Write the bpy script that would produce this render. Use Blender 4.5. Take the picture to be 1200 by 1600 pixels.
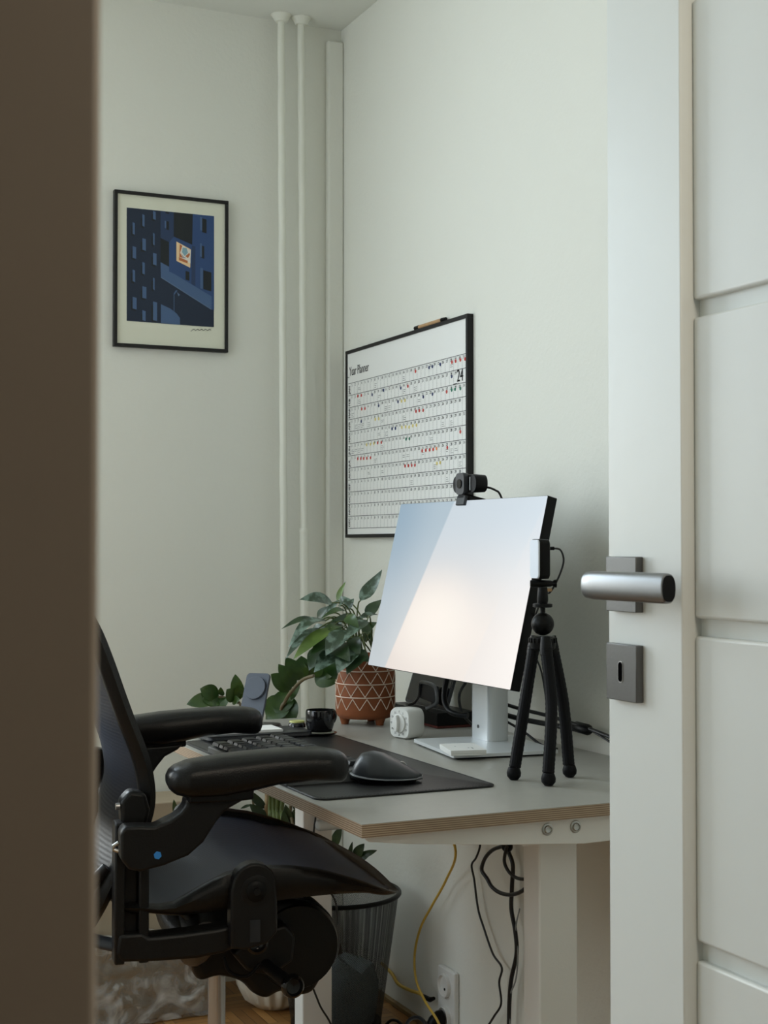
import bpy, bmesh, math, random
from mathutils import Vector, Matrix, noise
sc = bpy.context.scene
for o in list(bpy.data.objects): bpy.data.objects.remove(o)
# ---------------------------------------------------------------- camera, world, lights, exposure
H = 1.14; YAW = math.radians(24.6); PIT = math.atan(52/2246); FPX = 2246.0
FW = Vector((math.sin(YAW)*math.cos(PIT), math.cos(YAW)*math.cos(PIT), math.sin(PIT)))
RT = Vector((math.cos(YAW), -math.sin(YAW), 0)); UP = RT.cross(FW)
CAM = Vector((0, 0, H))
cd = bpy.data.cameras.new('camera'); cam = bpy.data.objects.new('camera', cd); sc.collection.objects.link(cam)
cd.sensor_fit = 'VERTICAL'; cd.sensor_height = 36; cd.lens = FPX/1600*36
cam.location = CAM; cam.rotation_euler = (math.pi/2+PIT, 0, -YAW)
cd.clip_start = .05; cd.dof.use_dof = True; cd.dof.focus_distance = 2.4; cd.dof.aperture_fstop = 21
sc.camera = cam
sc.view_settings.view_transform = 'Standard'; sc.view_settings.look = 'None'
sc.view_settings.exposure = -0.14; sc.view_settings.gamma = 1.0; sc.view_settings.use_curve_mapping = False
sc.cycles.max_bounces = 10; sc.cycles.diffuse_bounces = 6; sc.cycles.transparent_max_bounces = 16
sc.cycles.use_denoising = True; sc.cycles.sample_clamp_indirect = 6
w = bpy.data.worlds.new('sky'); sc.world = w; w.use_nodes = True
w.node_tree.nodes['Background'].inputs[0].default_value = (.62, .78, 1, 1)
w.node_tree.nodes['Background'].inputs[1].default_value = 1.5
def area(name, loc, rot, sx, sy, e, col):
    l = bpy.data.lights.new(name, 'AREA'); l.shape = 'RECTANGLE'; l.size = sx; l.size_y = sy
    l.energy = e; l.color = col
    o = bpy.data.objects.new(name, l); sc.collection.objects.link(o); o.location = loc; o.rotation_euler = rot
    return o
# daylight through a window in the back wall (left of the print) and one in the left wall: cool sky light from above, warmer light bounced up off the ground outside
area('window_skylight', (-.22, 3.87, 1.75), (math.radians(-62), 0, 0), 1.15, 1.3, 40, (.76, .90, 1.0))
area('window_ground_bounce', (-.22, 3.85, 1.25), (math.radians(-108), 0, 0), 1.15, .9, 17, (1.0, .93, .77))
area('side_window_skylight', (-1.21, 2.30, 1.75), (0, math.radians(-62), 0), 1.3, 1.15, 11, (.76, .90, 1.0))
area('side_window_ground_bounce', (-1.19, 2.30, 1.25), (0, math.radians(-108), 0), .9, 1.15, 6, (1.0, .93, .77))
# warm lamp light of the hallway behind the camera
area('hallway_lamp_light', (.74, .06, 1.80), (math.radians(62), 0, 0), .18, .18, 5.4, (1, .87, .70))

# ---------------------------------------------------------------- helpers
def ray(u, v): return FW*FPX + RT*(u-600) + UP*(800-v)
def onz(u, v, z): r = ray(u, v); return CAM + r*((z-H)/r.z)
def onx(u, v, x): r = ray(u, v); return CAM + r*(x/r.x)
def ony(u, v, y): r = ray(u, v); return CAM + r*(y/r.y)
def atd(u, v, d): return CAM + ray(u, v)*(d/FPX)

def wpos(o):
    p = Vector((0, 0, 0))
    while o: p += o.location; o = o.parent
    return p
def setp(o, label=None, cat=None, group=None, kind=None):
    if label: o['label'] = label
    if cat: o['category'] = cat
    if group: o['group'] = group
    if kind: o['kind'] = kind
    return o
def thing(name, label, cat, loc=(0, 0, 0), rotz=0, group=None):
    o = bpy.data.objects.new(name, None); sc.collection.objects.link(o); o.empty_display_size = .05
    o.location = loc; o.rotation_euler = (0, 0, rotz); return setp(o, label, cat, group)

class MB:
    """collects geometry for one mesh object"""
    def __init__(s): s.v = []; s.f = []; s.m = []
    def add(s, vs, fs, m=0):
        b = len(s.v); s.v += [Vector(p) for p in vs]; s.f += [tuple(b+i for i in f) for f in fs]; s.m += [m]*len(fs)
        return s
    def box(s, c, d, m=0, R=None):
        x, y, z = d[0]/2, d[1]/2, d[2]/2
        vs = [Vector((i*x, j*y, k*z)) for k in (-1, 1) for j in (-1, 1) for i in (-1, 1)]
        if R: vs = [R @ p for p in vs]
        return s.add([Vector(c)+p for p in vs], [(0, 2, 3, 1), (4, 5, 7, 6), (0, 1, 5, 4), (2, 6, 7, 3), (0, 4, 6, 2), (1, 3, 7, 5)], m)
    def bb(s, a, b, m=0):
        a = Vector(a); b = Vector(b); return s.box((a+b)/2, [abs(b[i]-a[i]) for i in range(3)], m)
    def loft(s, rings, m=0, cap=True, closed=False):
        n = len(rings[0]); vs = [p for r in rings for p in r]; fs = []
        k = len(rings)
        for i in range(k if closed else k-1):
            j = (i+1) % k
            for a in range(n):
                b = (a+1) % n; fs.append((i*n+a, i*n+b, j*n+b, j*n+a))
        if cap and not closed:
            fs.append(tuple(reversed(range(n)))); fs.append(tuple((k-1)*n+a for a in range(n)))
        return s.add(vs, fs, m)
    def tube(s, pts, r, n=10, m=0, cap=True, closed=False, flat=None, upv=None):
        pts = [Vector(p) for p in pts]; k = len(pts)
        rr = r if isinstance(r, (list, tuple)) else [r]*k
        rings = []; N = None
        for i, p in enumerate(pts):
            if closed: t = pts[(i+1) % k]-pts[i-1]
            else: t = pts[min(i+1, k-1)]-pts[max(i-1, 0)]
            t.normalize()
            if upv is not None: N = Vector(upv)-t*Vector(upv).dot(t)
            elif N is None: N = t.orthogonal()
            else: N = N-t*N.dot(t)
            if N.length < 1e-6: N = t.orthogonal()
            N.normalize(); B = t.cross(N)
            fa = flat or (1, 1)
            rings.append([p+(N*math.cos(a)*fa[0]+B*math.sin(a)*fa[1])*rr[i] for a in [2*math.pi*q/n for q in range(n)]])
        return s.loft(rings, m, cap, closed)
    def cyl(s, a, b, r, r2=None, n=24, m=0): return s.tube([a, b], [r, r if r2 is None else r2], n, m)
    def lathe(s, prof, c=(0, 0, 0), n=40, m=0, axis=(0, 0, 1), closed=False):
        q = Vector((0, 0, 1)).rotation_difference(Vector(axis)); c = Vector(c)
        rings = [[c+q @ Vector((max(r, 1e-5)*math.cos(t), max(r, 1e-5)*math.sin(t), z)) for t in [2*math.pi*i/n for i in range(n)]] for r, z in prof]
        return s.loft(rings, m, True, closed)
    def prism(s, pts, f0, f1, m=0):
        a = [f0(p) for p in pts]; b = [f1(p) for p in pts]; n = len(pts)
        fs = [(i, (i+1) % n, n+(i+1) % n, n+i) for i in range(n)]
        fs += [tuple(reversed(range(n))), tuple(range(n, 2*n))]
        return s.add(a+b, fs, m)
    def sphere(s, c, r, m=0, n=16, sc_=(1, 1, 1)):
        pr = [(math.sin(math.pi*i/n), -math.cos(math.pi*i/n)) for i in range(n+1)]
        rings = [[Vector(c)+Vector((max(a, 1e-4)*math.cos(t)*r*sc_[0], max(a, 1e-4)*math.sin(t)*r*sc_[1], b*r*sc_[2])) for t in [2*math.pi*i/(2*n) for i in range(2*n)]] for a, b in pr]
        return s.loft(rings, m)
    def grid(s, rows, m=0):
        nr, nc = len(rows), len(rows[0]); vs = [p for r in rows for p in r]
        return s.add(vs, [(i*nc+j, i*nc+j+1, (i+1)*nc+j+1, (i+1)*nc+j) for i in range(nr-1) for j in range(nc-1)], m)
    def build(s, name, mats, parent=None, bevel=0, seg=2, smooth=40, local=False, solid=0, subs=0, **kw):
        """links one mesh object. World coordinates unless local; a top-level mesh gets its origin at its base"""
        if not isinstance(mats, (list, tuple)): mats = [mats]
        if local: off = Vector((0, 0, 0)); loc = Vector((0, 0, 0))
        elif parent: off = wpos(parent); loc = Vector((0, 0, 0))
        else:
            lo = [min(p[i] for p in s.v) for i in range(3)]; hi = [max(p[i] for p in s.v) for i in range(3)]
            off = Vector(((lo[0]+hi[0])/2, (lo[1]+hi[1])/2, lo[2])); loc = off
        me = bpy.data.meshes.new(name); me.from_pydata([p-off for p in s.v], [], s.f)
        for mt in mats: me.materials.append(mt)
        me.polygons.foreach_set('material_index', s.m)
        bm = bmesh.new(); bm.from_mesh(me); bmesh.ops.recalc_face_normals(bm, faces=bm.faces); bm.to_mesh(me); bm.free()
        if smooth:
            me.polygons.foreach_set('use_smooth', [True]*len(me.polygons)); me.set_sharp_from_angle(angle=math.radians(smooth))
        me.update()
        o = bpy.data.objects.new(name, me); sc.collection.objects.link(o); o.location = loc
        if parent: o.parent = parent
        if solid: md = o.modifiers.new('solid', 'SOLIDIFY'); md.thickness = solid; md.offset = 0
        if subs: md = o.modifiers.new('subs', 'SUBSURF'); md.levels = subs; md.render_levels = subs
        if bevel:
            md = o.modifiers.new('bevel', 'BEVEL'); md.width = bevel; md.segments = seg; md.limit_method = 'ANGLE'; md.angle_limit = math.radians(35)
            md.harden_normals = False
        return setp(o, kw.get('label'), kw.get('cat'), kw.get('group'), kw.get('kind'))

def smooth_path(pts, k=6, closed=False):
    pts = [Vector(p) for p in pts]; n = len(pts); out = []
    for i in range(n if closed else n-1):
        if closed: a, b, c, d = pts[i-1], pts[i], pts[(i+1) % n], pts[(i+2) % n]
        else: a, b, c, d = pts[max(i-1, 0)], pts[i], pts[i+1], pts[min(i+2, n-1)]
        for j in range(k):
            t = j/k
            out.append(.5*((2*b)+(c-a)*t+(2*a-5*b+4*c-d)*t*t+(3*b-a-3*c+d)*t*t*t))
    if not closed: out.append(pts[-1])
    return out
def interp(tab, x):
    if x <= tab[0][0]: return tab[0][1]
    for (a, b), (c, d) in zip(tab, tab[1:]):
        if x <= c: return b+(d-b)*(x-a)/(c-a)
    return tab[-1][1]

# ---------------------------------------------------------------- materials
def mat(name, col, rough=.5, metal=0, spec=.5, bump=0, bscale=60, var=0, vscale=8, coat=0, alpha=1, emit=None, estr=1, trans=0, sheen=0):
    m = bpy.data.materials.new(name); m.use_nodes = True; nt = m.node_tree; p = nt.nodes['Principled BSDF']
    p.inputs['Base Color'].default_value = (*col, 1); p.inputs['Roughness'].default_value = rough
    p.inputs['Metallic'].default_value = metal; p.inputs['Specular IOR Level'].default_value = spec
    p.inputs['Coat Weight'].default_value = coat; p.inputs['Alpha'].default_value = alpha
    p.inputs['Transmission Weight'].default_value = trans; p.inputs['Sheen Weight'].default_value = sheen
    if emit: p.inputs['Emission Color'].default_value = (*emit, 1); p.inputs['Emission Strength'].default_value = estr
    tc = nt.nodes.new('ShaderNodeTexCoord')
    nz = nt.nodes.new('ShaderNodeTexNoise'); nt.links.new(tc.outputs['Object'], nz.inputs[0]); nz.inputs['Scale'].default_value = vscale; nz.inputs['Detail'].default_value = 4
    hs = nt.nodes.new('ShaderNodeMix'); hs.data_type = 'RGBA'; hs.blend_type = 'MULTIPLY'
    hs.inputs[0].default_value = 1; hs.inputs[6].default_value = (*col, 1)
    mr = nt.nodes.new('ShaderNodeMapRange'); mr.inputs[1].default_value = .3; mr.inputs[2].default_value = .7
    mr.inputs[3].default_value = 1-var; mr.inputs[4].default_value = 1
    nt.links.new(nz.outputs[0], mr.inputs[0]); nt.links.new(mr.outputs[0], hs.inputs[7]); nt.links.new(hs.outputs[2], p.inputs['Base Color'])
    if bump:
        nb = nt.nodes.new('ShaderNodeTexNoise'); nt.links.new(tc.outputs['Object'], nb.inputs[0]); nb.inputs['Scale'].default_value = bscale; nb.inputs['Detail'].default_value = 3
        b = nt.nodes.new('ShaderNodeBump'); b.inputs['Strength'].default_value = bump; b.inputs['Distance'].default_value = .002
        nt.links.new(nb.outputs[0], b.inputs['Height']); nt.links.new(b.outputs[0], p.inputs['Normal'])
    return m
def nodes(m): return m.node_tree, m.node_tree.nodes['Principled BSDF']
M = {}
M['wall'] = mat('wall_paint', (.77, .768, .705), .85, spec=.25, bump=.35, bscale=90, var=.02, vscale=1.5)
M['ceil'] = mat('ceiling_paint', (.76, .77, .72), .9, spec=.2, bump=.2, bscale=60, var=.02)
M['hall'] = mat('hallway_paint', (.34, .29, .23), .85)
M['pipe'] = mat('pipe_paint', (.78, .78, .70), .35, spec=.4, bump=.3, bscale=40, var=.04)
M['door'] = mat('door_lacquer', (.72, .74, .715), .38, spec=.4, bump=.08, bscale=30, var=.02)
M['jamb'] = mat('door_frame_veneer', (.54, .49, .42), .5, var=.05)
M['white'] = mat('white_plastic', (.78, .78, .75), .4, var=.02)
M['whitemetal'] = mat('white_powder_coat', (.80, .80, .77), .42, spec=.4, bump=.1, bscale=400)
M['black'] = mat('black_plastic', (.005, .005, .005), .38, spec=.16, bump=.15, bscale=300)
M['blackm'] = mat('matt_black_frame', (.012, .011, .011), .5, spec=.3)
M['blacksat'] = mat('satin_black_pad', (.005, .005, .005), .30, spec=.27, bump=.2, bscale=500)
M['rubber'] = mat('black_rubber', (.005, .005, .006), .5, spec=.13)
M['gloss'] = mat('gloss_black', (.006, .006, .007), .12, spec=.5)
M['chairgrey'] = mat('charcoal_nylon', (.007, .0068, .0065), .38, spec=.25, bump=.2, bscale=350)
M['chrome'] = mat('chrome', (.50, .50, .50), .22, metal=.75)
M['steel'] = mat('steel', (.5, .5, .48), .3, metal=1)
M['alu'] = mat('silver_aluminium', (.74, .77, .79), .36, metal=.4, bump=.05, bscale=600)
M['gun'] = mat('gunmetal', (.125, .125, .122), .36, metal=.7, bump=.05, bscale=300)
M['lever'] = mat('lever_metal', (.24, .245, .25), .36, metal=.9)
M['void'] = mat('dark_opening', (.003, .003, .003), 1, spec=0)
M['rimlight'] = mat('polished_rim', (.5, .5, .5), .3, metal=.8)
M['desk'] = mat('grey_laminate', (.37, .36, .325), .36, spec=.5, bump=.15, bscale=250, var=.05, vscale=40)
M['mat'] = mat('leather_mat', (.010, .010, .010), .40, spec=.4, bump=.35, bscale=420)
M['paper'] = mat('white_paper', (.82, .82, .80), .6, spec=.2)
M['mount'] = mat('cream_mount', (.74, .74, .62), .7, spec=.2)
M['terra'] = mat('terracotta', (.27, .080, .026), .55, spec=.35, bump=.15, bscale=120, var=.12, vscale=30)
M['glaze'] = mat('cream_glaze', (.80, .66, .54), .5)
M['soil'] = mat('soil', (.03, .02, .013), .9, bump=1, bscale=80)
M['stem'] = mat('brown_stem', (.13, .10, .05), .5)
M['gstem'] = mat('green_stem', (.12, .16, .04), .45, var=.2, vscale=60)
M['cane'] = mat('tan_cane', (.30, .20, .09), .6, var=.25, vscale=60)
M['ribbed'] = mat('cream_ceramic', (.70, .66, .56), .5)
M['yellow'] = mat('yellow_cable', (.62, .40, .06), .45)
M['cableblack'] = mat('black_cable', (.01, .01, .011), .4)
M['box'] = mat('beige_card', (.42, .34, .24), .7, var=.08)
M['redp'] = mat('red_plastic', (.10, .012, .008), .4)
M['darkgrey'] = mat('dark_grey_shell', (.024, .026, .030), .4, spec=.4)
M['slate'] = mat('slate_silicone', (.075, .088, .115), .55, spec=.4)
M['greyrim'] = mat('grey_rim', (.12, .125, .13), .35, metal=.3)
M['ink'] = mat('dark_ink', (.03, .03, .035), .6)
M['inkl'] = mat('pale_grid_ink', (.26, .28, .28), .6)
M['blue'] = mat('blue_sticker', (.03, .22, .6), .4)
M['wood'] = mat('pale_wood', (.55, .33, .16), .5, var=.3, vscale=120)
M['bag'] = mat('bin_bag', (.30, .36, .36), .35, bump=.6, bscale=30, var=.3, vscale=12)
M['brownpaper'] = mat('brown_paper', (.09, .045, .03), .7)

def leafmat(name, a, b, sc_=35, rough=.38, thr=.5):
    m = mat(name, a, rough, spec=.5); nt, p = nodes(m)
    tc = nt.nodes.new('ShaderNodeTexCoord'); n = nt.nodes.new('ShaderNodeTexNoise'); n.inputs['Scale'].default_value = sc_; n.inputs['Detail'].default_value = 5
    nt.links.new(tc.outputs['Object'], n.inputs[0])
    cr = nt.nodes.new('ShaderNodeValToRGB'); cr.color_ramp.elements[0].position = thr-.06; cr.color_ramp.elements[1].position = thr+.08
    cr.color_ramp.elements[0].color = (*a, 1); cr.color_ramp.elements[1].color = (*b, 1)
    nt.links.new(n.outputs[0], cr.inputs[0]); nt.links.new(cr.outputs[0], p.inputs['Base Color'])
    return m
M['silverleaf'] = leafmat('silver_splashed_leaf', (.028, .055, .026), (.15, .22, .17), 55, .32, .52)
M['darkleaf'] = leafmat('dark_leaf', (.016, .040, .014), (.030, .062, .020), 25, .35)
M['freshleaf'] = leafmat('fresh_leaf', (.075, .13, .018), (.11, .18, .03), 20, .4)
M['zzleaf'] = leafmat('waxy_leaf', (.022, .058, .010), (.04, .085, .015), 18, .3)

# plywood edge: thin layers stacked in z
m = mat('plywood_edge', (.4, .3, .2), .55); nt, p = nodes(m); M['ply'] = m
tc = nt.nodes.new('ShaderNodeTexCoord'); sx = nt.nodes.new('ShaderNodeSeparateXYZ'); nt.links.new(tc.outputs['Object'], sx.inputs[0])
ma = nt.nodes.new('ShaderNodeMath'); ma.operation = 'MULTIPLY'; ma.inputs[1].default_value = 2*math.pi/.0031; nt.links.new(sx.outputs[2], ma.inputs[0])
si = nt.nodes.new('ShaderNodeMath'); si.operation = 'SINE'; nt.links.new(ma.outputs[0], si.inputs[0])
cr = nt.nodes.new('ShaderNodeValToRGB'); cr.color_ramp.elements[0].color = (.22, .145, .09, 1); cr.color_ramp.elements[1].color = (.47, .36, .25, 1)
cr.color_ramp.elements[0].position = .2; cr.color_ramp.elements[1].position = .8
mr = nt.nodes.new('ShaderNodeMapRange'); mr.inputs[1].default_value = -1; nt.links.new(si.outputs[0], mr.inputs[0]); nt.links.new(mr.outputs[0], cr.inputs[0]); nt.links.new(cr.outputs[0], p.inputs['Base Color'])

# basket-weave parquet
m = mat('oak_parquet', (.4, .2, .08), .38, spec=.45); nt, p = nodes(m); M['floor'] = m
def node(t, **k):
    n = nt.nodes.new(t)
    for a, b in k.items(): setattr(n, a, b)
    return n
def mth(op, a, b=None):
    n = node('ShaderNodeMath', operation=op)
    for i, x in enumerate((a, b)):
        if x is None: continue
        if isinstance(x, (int, float)): n.inputs[i].default_value = x
        else: nt.links.new(x, n.inputs[i])
    return n.outputs[0]
tc = node('ShaderNodeTexCoord'); sx = node('ShaderNodeSeparateXYZ'); nt.links.new(tc.outputs['Object'], sx.inputs[0])
S = .125
X = mth('DIVIDE', sx.outputs[0], S); Y = mth('DIVIDE', sx.outputs[1], S)
fx_, fy_ = mth('FLOOR', X), mth('FLOOR', Y)
par = mth('FLOORED_MODULO', mth('ADD', fx_, fy_), 2)
mx = node('ShaderNodeMix'); nt.links.new(par, mx.inputs[0]); nt.links.new(X, mx.inputs[2]); nt.links.new(Y, mx.inputs[3])
s5 = mth('MULTIPLY', mx.outputs[0], 5); fl = mth('FLOOR', s5); fr = mth('SUBTRACT', s5, fl)
cx = node('ShaderNodeCombineXYZ'); nt.links.new(fl, cx.inputs[0]); nt.links.new(fx_, cx.inputs[1]); nt.links.new(fy_, cx.inputs[2])
wn = node('ShaderNodeTexWhiteNoise'); nt.links.new(cx.outputs[0], wn.inputs[0])
cr = node('ShaderNodeValToRGB'); cr.color_ramp.elements[0].color = (.20, .085, .022, 1); cr.color_ramp.elements[1].color = (.46, .235, .075, 1)
nt.links.new(wn.outputs[0], cr.inputs[0])
gap = mth('GREATER_THAN', mth('ABSOLUTE', mth('SUBTRACT', fr, .5)), .465)
mg = node('ShaderNodeMix', data_type='RGBA'); nt.links.new(gap, mg.inputs[0]); nt.links.new(cr.outputs[0], mg.inputs[6]); mg.inputs[7].default_value = (.06, .025, .008, 1)
nt.links.new(mg.outputs[2], p.inputs['Base Color'])

# chair weave: fine stripes across the fabric
def weave(name, a, b, axis, per):
    m = mat(name, a, .5, spec=.4); nt, p = nodes(m)
    tc = nt.nodes.new('ShaderNodeTexCoord'); wv = nt.nodes.new('ShaderNodeTexWave'); wv.bands_direction = axis; wv.inputs['Scale'].default_value = 1/per/20*6.283
    wv.inputs['Distortion'].default_value = 1.2; wv.inputs['Detail'].default_value = 3; wv.inputs['Detail Scale'].default_value = 2
    nt.links.new(tc.outputs['Object'], wv.inputs[0])
    cr = nt.nodes.new('ShaderNodeValToRGB'); cr.color_ramp.elements[0].color = (*a, 1); cr.color_ramp.elements[1].color = (*b, 1)
    nt.links.new(wv.outputs[0], cr.inputs[0]); nt.links.new(cr.outputs[0], p.inputs['Base Color'])
    bp = nt.nodes.new('ShaderNodeBump'); bp.inputs['Strength'].default_value = .2; bp.inputs['Distance'].default_value = .001
    nt.links.new(wv.outputs[0], bp.inputs['Height']); nt.links.new(bp.outputs[0], p.inputs['Normal'])
    p.inputs['Sheen Weight'].default_value = .06; p.inputs['Sheen Tint'].default_value = (.45, .6, 1, 1); p.inputs['Sheen Roughness'].default_value = .4
    return m
M['seatmesh'] = weave('seat_weave', (.012, .015, .022), (.038, .046, .064), 'Y', .006)
M['backmesh'] = weave('back_weave', (.007, .006, .006), (.013, .012, .012), 'Z', .006)

# perforated wire mesh of the waste bin
m = mat('wire_mesh', (.015, .015, .015), .5, metal=.2); nt, p = nodes(m); M['wire'] = m
tc = node('ShaderNodeTexCoord'); sx = node('ShaderNodeSeparateXYZ'); nt.links.new(tc.outputs['Object'], sx.inputs[0])
an = mth('MULTIPLY', mth('ARCTAN2', sx.outputs[1], sx.outputs[0]), 34.0); zz = mth('MULTIPLY', sx.outputs[2], 260.0)
a1 = mth('ABSOLUTE', mth('SUBTRACT', mth('FRACT', mth('ADD', an, zz)), .5)); a2 = mth('ABSOLUTE', mth('SUBTRACT', mth('FRACT', mth('SUBTRACT', an, zz)), .5))
hole = mth('MULTIPLY', mth('LESS_THAN', a1, .30), mth('LESS_THAN', a2, .30))
nt.links.new(mth('SUBTRACT', 1.0, hole), p.inputs['Alpha'])

# window glass / film
def film(name, rough, strength, bump=0, sc_=20, tint=(1, 1, 1)):
    m = bpy.data.materials.new(name); m.use_nodes = True; nt = m.node_tree; nt.nodes.clear()
    o = nt.nodes.new('ShaderNodeOutputMaterial'); t = nt.nodes.new('ShaderNodeBsdfTransparent'); g = nt.nodes.new('ShaderNodeBsdfGlossy'); mx = nt.nodes.new('ShaderNodeMixShader')
    t.inputs[0].default_value = (*tint, 1); g.inputs['Roughness'].default_value = rough; fr = nt.nodes.new('ShaderNodeLayerWeight'); fr.inputs[0].default_value = strength
    nt.links.new(fr.outputs[1], mx.inputs[0]); nt.links.new(t.outputs[0], mx.inputs[1]); nt.links.new(g.outputs[0], mx.inputs[2]); nt.links.new(mx.outputs[0], o.inputs[0])
    if bump:
        tc = nt.nodes.new('ShaderNodeTexCoord'); n = nt.nodes.new('ShaderNodeTexNoise'); n.inputs['Scale'].default_value = sc_; n.inputs['Detail'].default_value = 6; n.inputs['Distortion'].default_value = 1.5
        b = nt.nodes.new('ShaderNodeBump'); b.inputs['Strength'].default_value = bump; b.inputs['Distance'].default_value = .02
        nt.links.new(tc.outputs['Object'], n.inputs[0]); nt.links.new(n.outputs[0], b.inputs['Height'])
        for q in (g, fr): nt.links.new(b.outputs[0], q.inputs['Normal'])
    return m
M['glass'] = film('window_glass', .02, .15)
M['plastic'] = film('clear_wrap', .16, .55, 1.0, 16, (.86, .86, .84))
nt = M['plastic'].node_tree; o_ = [n for n in nt.nodes if n.type == 'OUTPUT_MATERIAL'][0]; prev = o_.inputs[0].links[0].from_socket
df = nt.nodes.new('ShaderNodeBsdfDiffuse'); df.inputs[0].default_value = (.75, .75, .73, 1); m2 = nt.nodes.new('ShaderNodeMixShader')
tc = nt.nodes.new('ShaderNodeTexCoord'); n1 = nt.nodes.new('ShaderNodeTexNoise'); n1.inputs['Scale'].default_value = 11; n1.inputs['Detail'].default_value = 8; n1.inputs['Distortion'].default_value = 2.2
r1 = nt.nodes.new('ShaderNodeMapRange'); r1.inputs[1].default_value = .42; r1.inputs[2].default_value = .68; r1.inputs[3].default_value = .12; r1.inputs[4].default_value = .72
nt.links.new(tc.outputs['Object'], n1.inputs[0]); nt.links.new(n1.outputs[0], r1.inputs[0]); nt.links.new(r1.outputs[0], m2.inputs[0])
nt.links.new(prev, m2.inputs[1]); nt.links.new(df.outputs[0], m2.inputs[2]); nt.links.new(m2.outputs[0], o_.inputs[0])

# monitor picture: pale blue band beside a lighter peach and white field
m = mat('lit_screen', (.01, .01, .012), .28, spec=.25); nt, p = nodes(m); M['screen'] = m
tc = node('ShaderNodeTexCoord'); sx = node('ShaderNodeSeparateXYZ'); nt.links.new(tc.outputs['Generated'], sx.inputs[0])
gx, gy = sx.outputs[0], sx.outputs[1]
def lin(c): return tuple(((x/255+.055)/1.055)**2.4 for x in c)
def mixc(f, a, b):
    n = node('ShaderNodeMix', data_type='RGBA')
    if isinstance(f, (int, float)): n.inputs[0].default_value = f
    else: nt.links.new(f, n.inputs[0])
    for i, c in ((6, a), (7, b)):
        if isinstance(c, tuple): n.inputs[i].default_value = (*lin(c), 1)
        else: nt.links.new(c, n.inputs[i])
    return n.outputs[2]
def sstep(x, a, b):
    n = node('ShaderNodeMapRange', interpolation_type='SMOOTHSTEP'); nt.links.new(x, n.inputs[0]); n.inputs[1].default_value = a; n.inputs[2].default_value = b; return n.outputs[0]
left = mixc(sstep(gy, .05, .95), (200, 208, 212), (150, 174, 192))
left = mixc(sstep(gx, 0, .35), left, mixc(sstep(gy, .05, .95), (222, 224, 224), (176, 194, 206)))
right = mixc(sstep(gy, .2, .95), (238, 228, 220), (205, 216, 224))
dx = mth('DIVIDE', mth('SUBTRACT', gx, .42), .42); dy = mth('DIVIDE', mth('SUBTRACT', gy, .30), .40)
glow = mth('SUBTRACT', 1.0, mth('SQRT', mth('ADD', mth('MULTIPLY', dx, dx), mth('MULTIPLY', dy, dy))))
right = mixc(sstep(glow, 0, .9), right, (255, 246, 236))
edge = mth('SUBTRACT', mth('SUBTRACT', gx, .135), mth('MULTIPLY', gy, .27))
pic = mixc(sstep(edge, -.004, .012), left, right)
e2 = mth('SUBTRACT', mth('SUBTRACT', gx, .70), mth('MULTIPLY', gy, .30))
pic = mixc(mth('MULTIPLY', sstep(e2, -.004, .02), .25), pic, (226, 224, 224))
nt.links.new(pic, p.inputs['Emission Color']); p.inputs['Emission Strength'].default_value = 1.02

# ---------------------------------------------------------------- the room
BY, RX, LX, CZ = 3.61, 1.523, -.95, 2.552
def struct(mb, name, m, **k): return mb.build(name, m, kind='structure', **k)
struct(MB().bb((LX-.2, -1.6, -.06), (RX+.1, BY+.25, 0)), 'floor', M['floor'], smooth=0)
struct(MB().bb((LX-.2, .335, CZ), (RX+.1, BY+.25, CZ+.1)), 'ceiling', M['ceil'], smooth=0)
WY0, WY1, WZ0, WZ1 = 1.68, 2.92, .86, 2.28
VX0, VX1 = -.85, .42
wb = MB()
wb.bb((LX-.2, BY, 0), (VX0, BY+.2, CZ)); wb.bb((VX1, BY, 0), (RX+.1, BY+.2, CZ)); wb.bb((VX0, BY, 0), (VX1, BY+.2, WZ0)); wb.bb((VX0, BY, WZ1), (VX1, BY+.2, CZ))
struct(wb, 'wall_back', M['wall'], smooth=0)
win = thing('window_2', None, None, ((VX0+VX1)/2, BY+.12, WZ0)); win['kind'] = 'structure'
f = MB()
for a, b in (((VX0, WZ0), (VX1, WZ0+.06)), ((VX0, WZ1-.06), (VX1, WZ1)), ((VX0, WZ0), (VX0+.06, WZ1)), ((VX1-.06, WZ0), (VX1, WZ1)), ((-.25, WZ0), (-.18, WZ1))):
    f.bb((a[0], BY+.09, a[1]), (b[0], BY+.15, b[1]))
f.build('window_frame', M['white'], win, bevel=.004)
MB().bb((VX0+.04, BY+.118, WZ0+.04), (VX1-.04, BY+.122, WZ1-.04)).build('window_glass', M['glass'], win, smooth=0)
MB().bb((VX0-.05, BY-.14, WZ0-.03), (VX1+.05, BY+.09, WZ0)).build('window_sill', M['white'], win, bevel=.008)
struct(MB().bb((RX, .45, 0), (RX+.1, BY, CZ)), 'wall_right', M['wall'], smooth=0)
wl = MB()
wl.bb((LX-.2, .35, 0), (LX, WY0, CZ)); wl.bb((LX-.2, WY1, 0), (LX, BY, CZ)); wl.bb((LX-.2, WY0, 0), (LX, WY1, WZ0)); wl.bb((LX-.2, WY0, WZ1), (LX, WY1, CZ))
struct(wl, 'wall_left', M['wall'], smooth=0)
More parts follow.
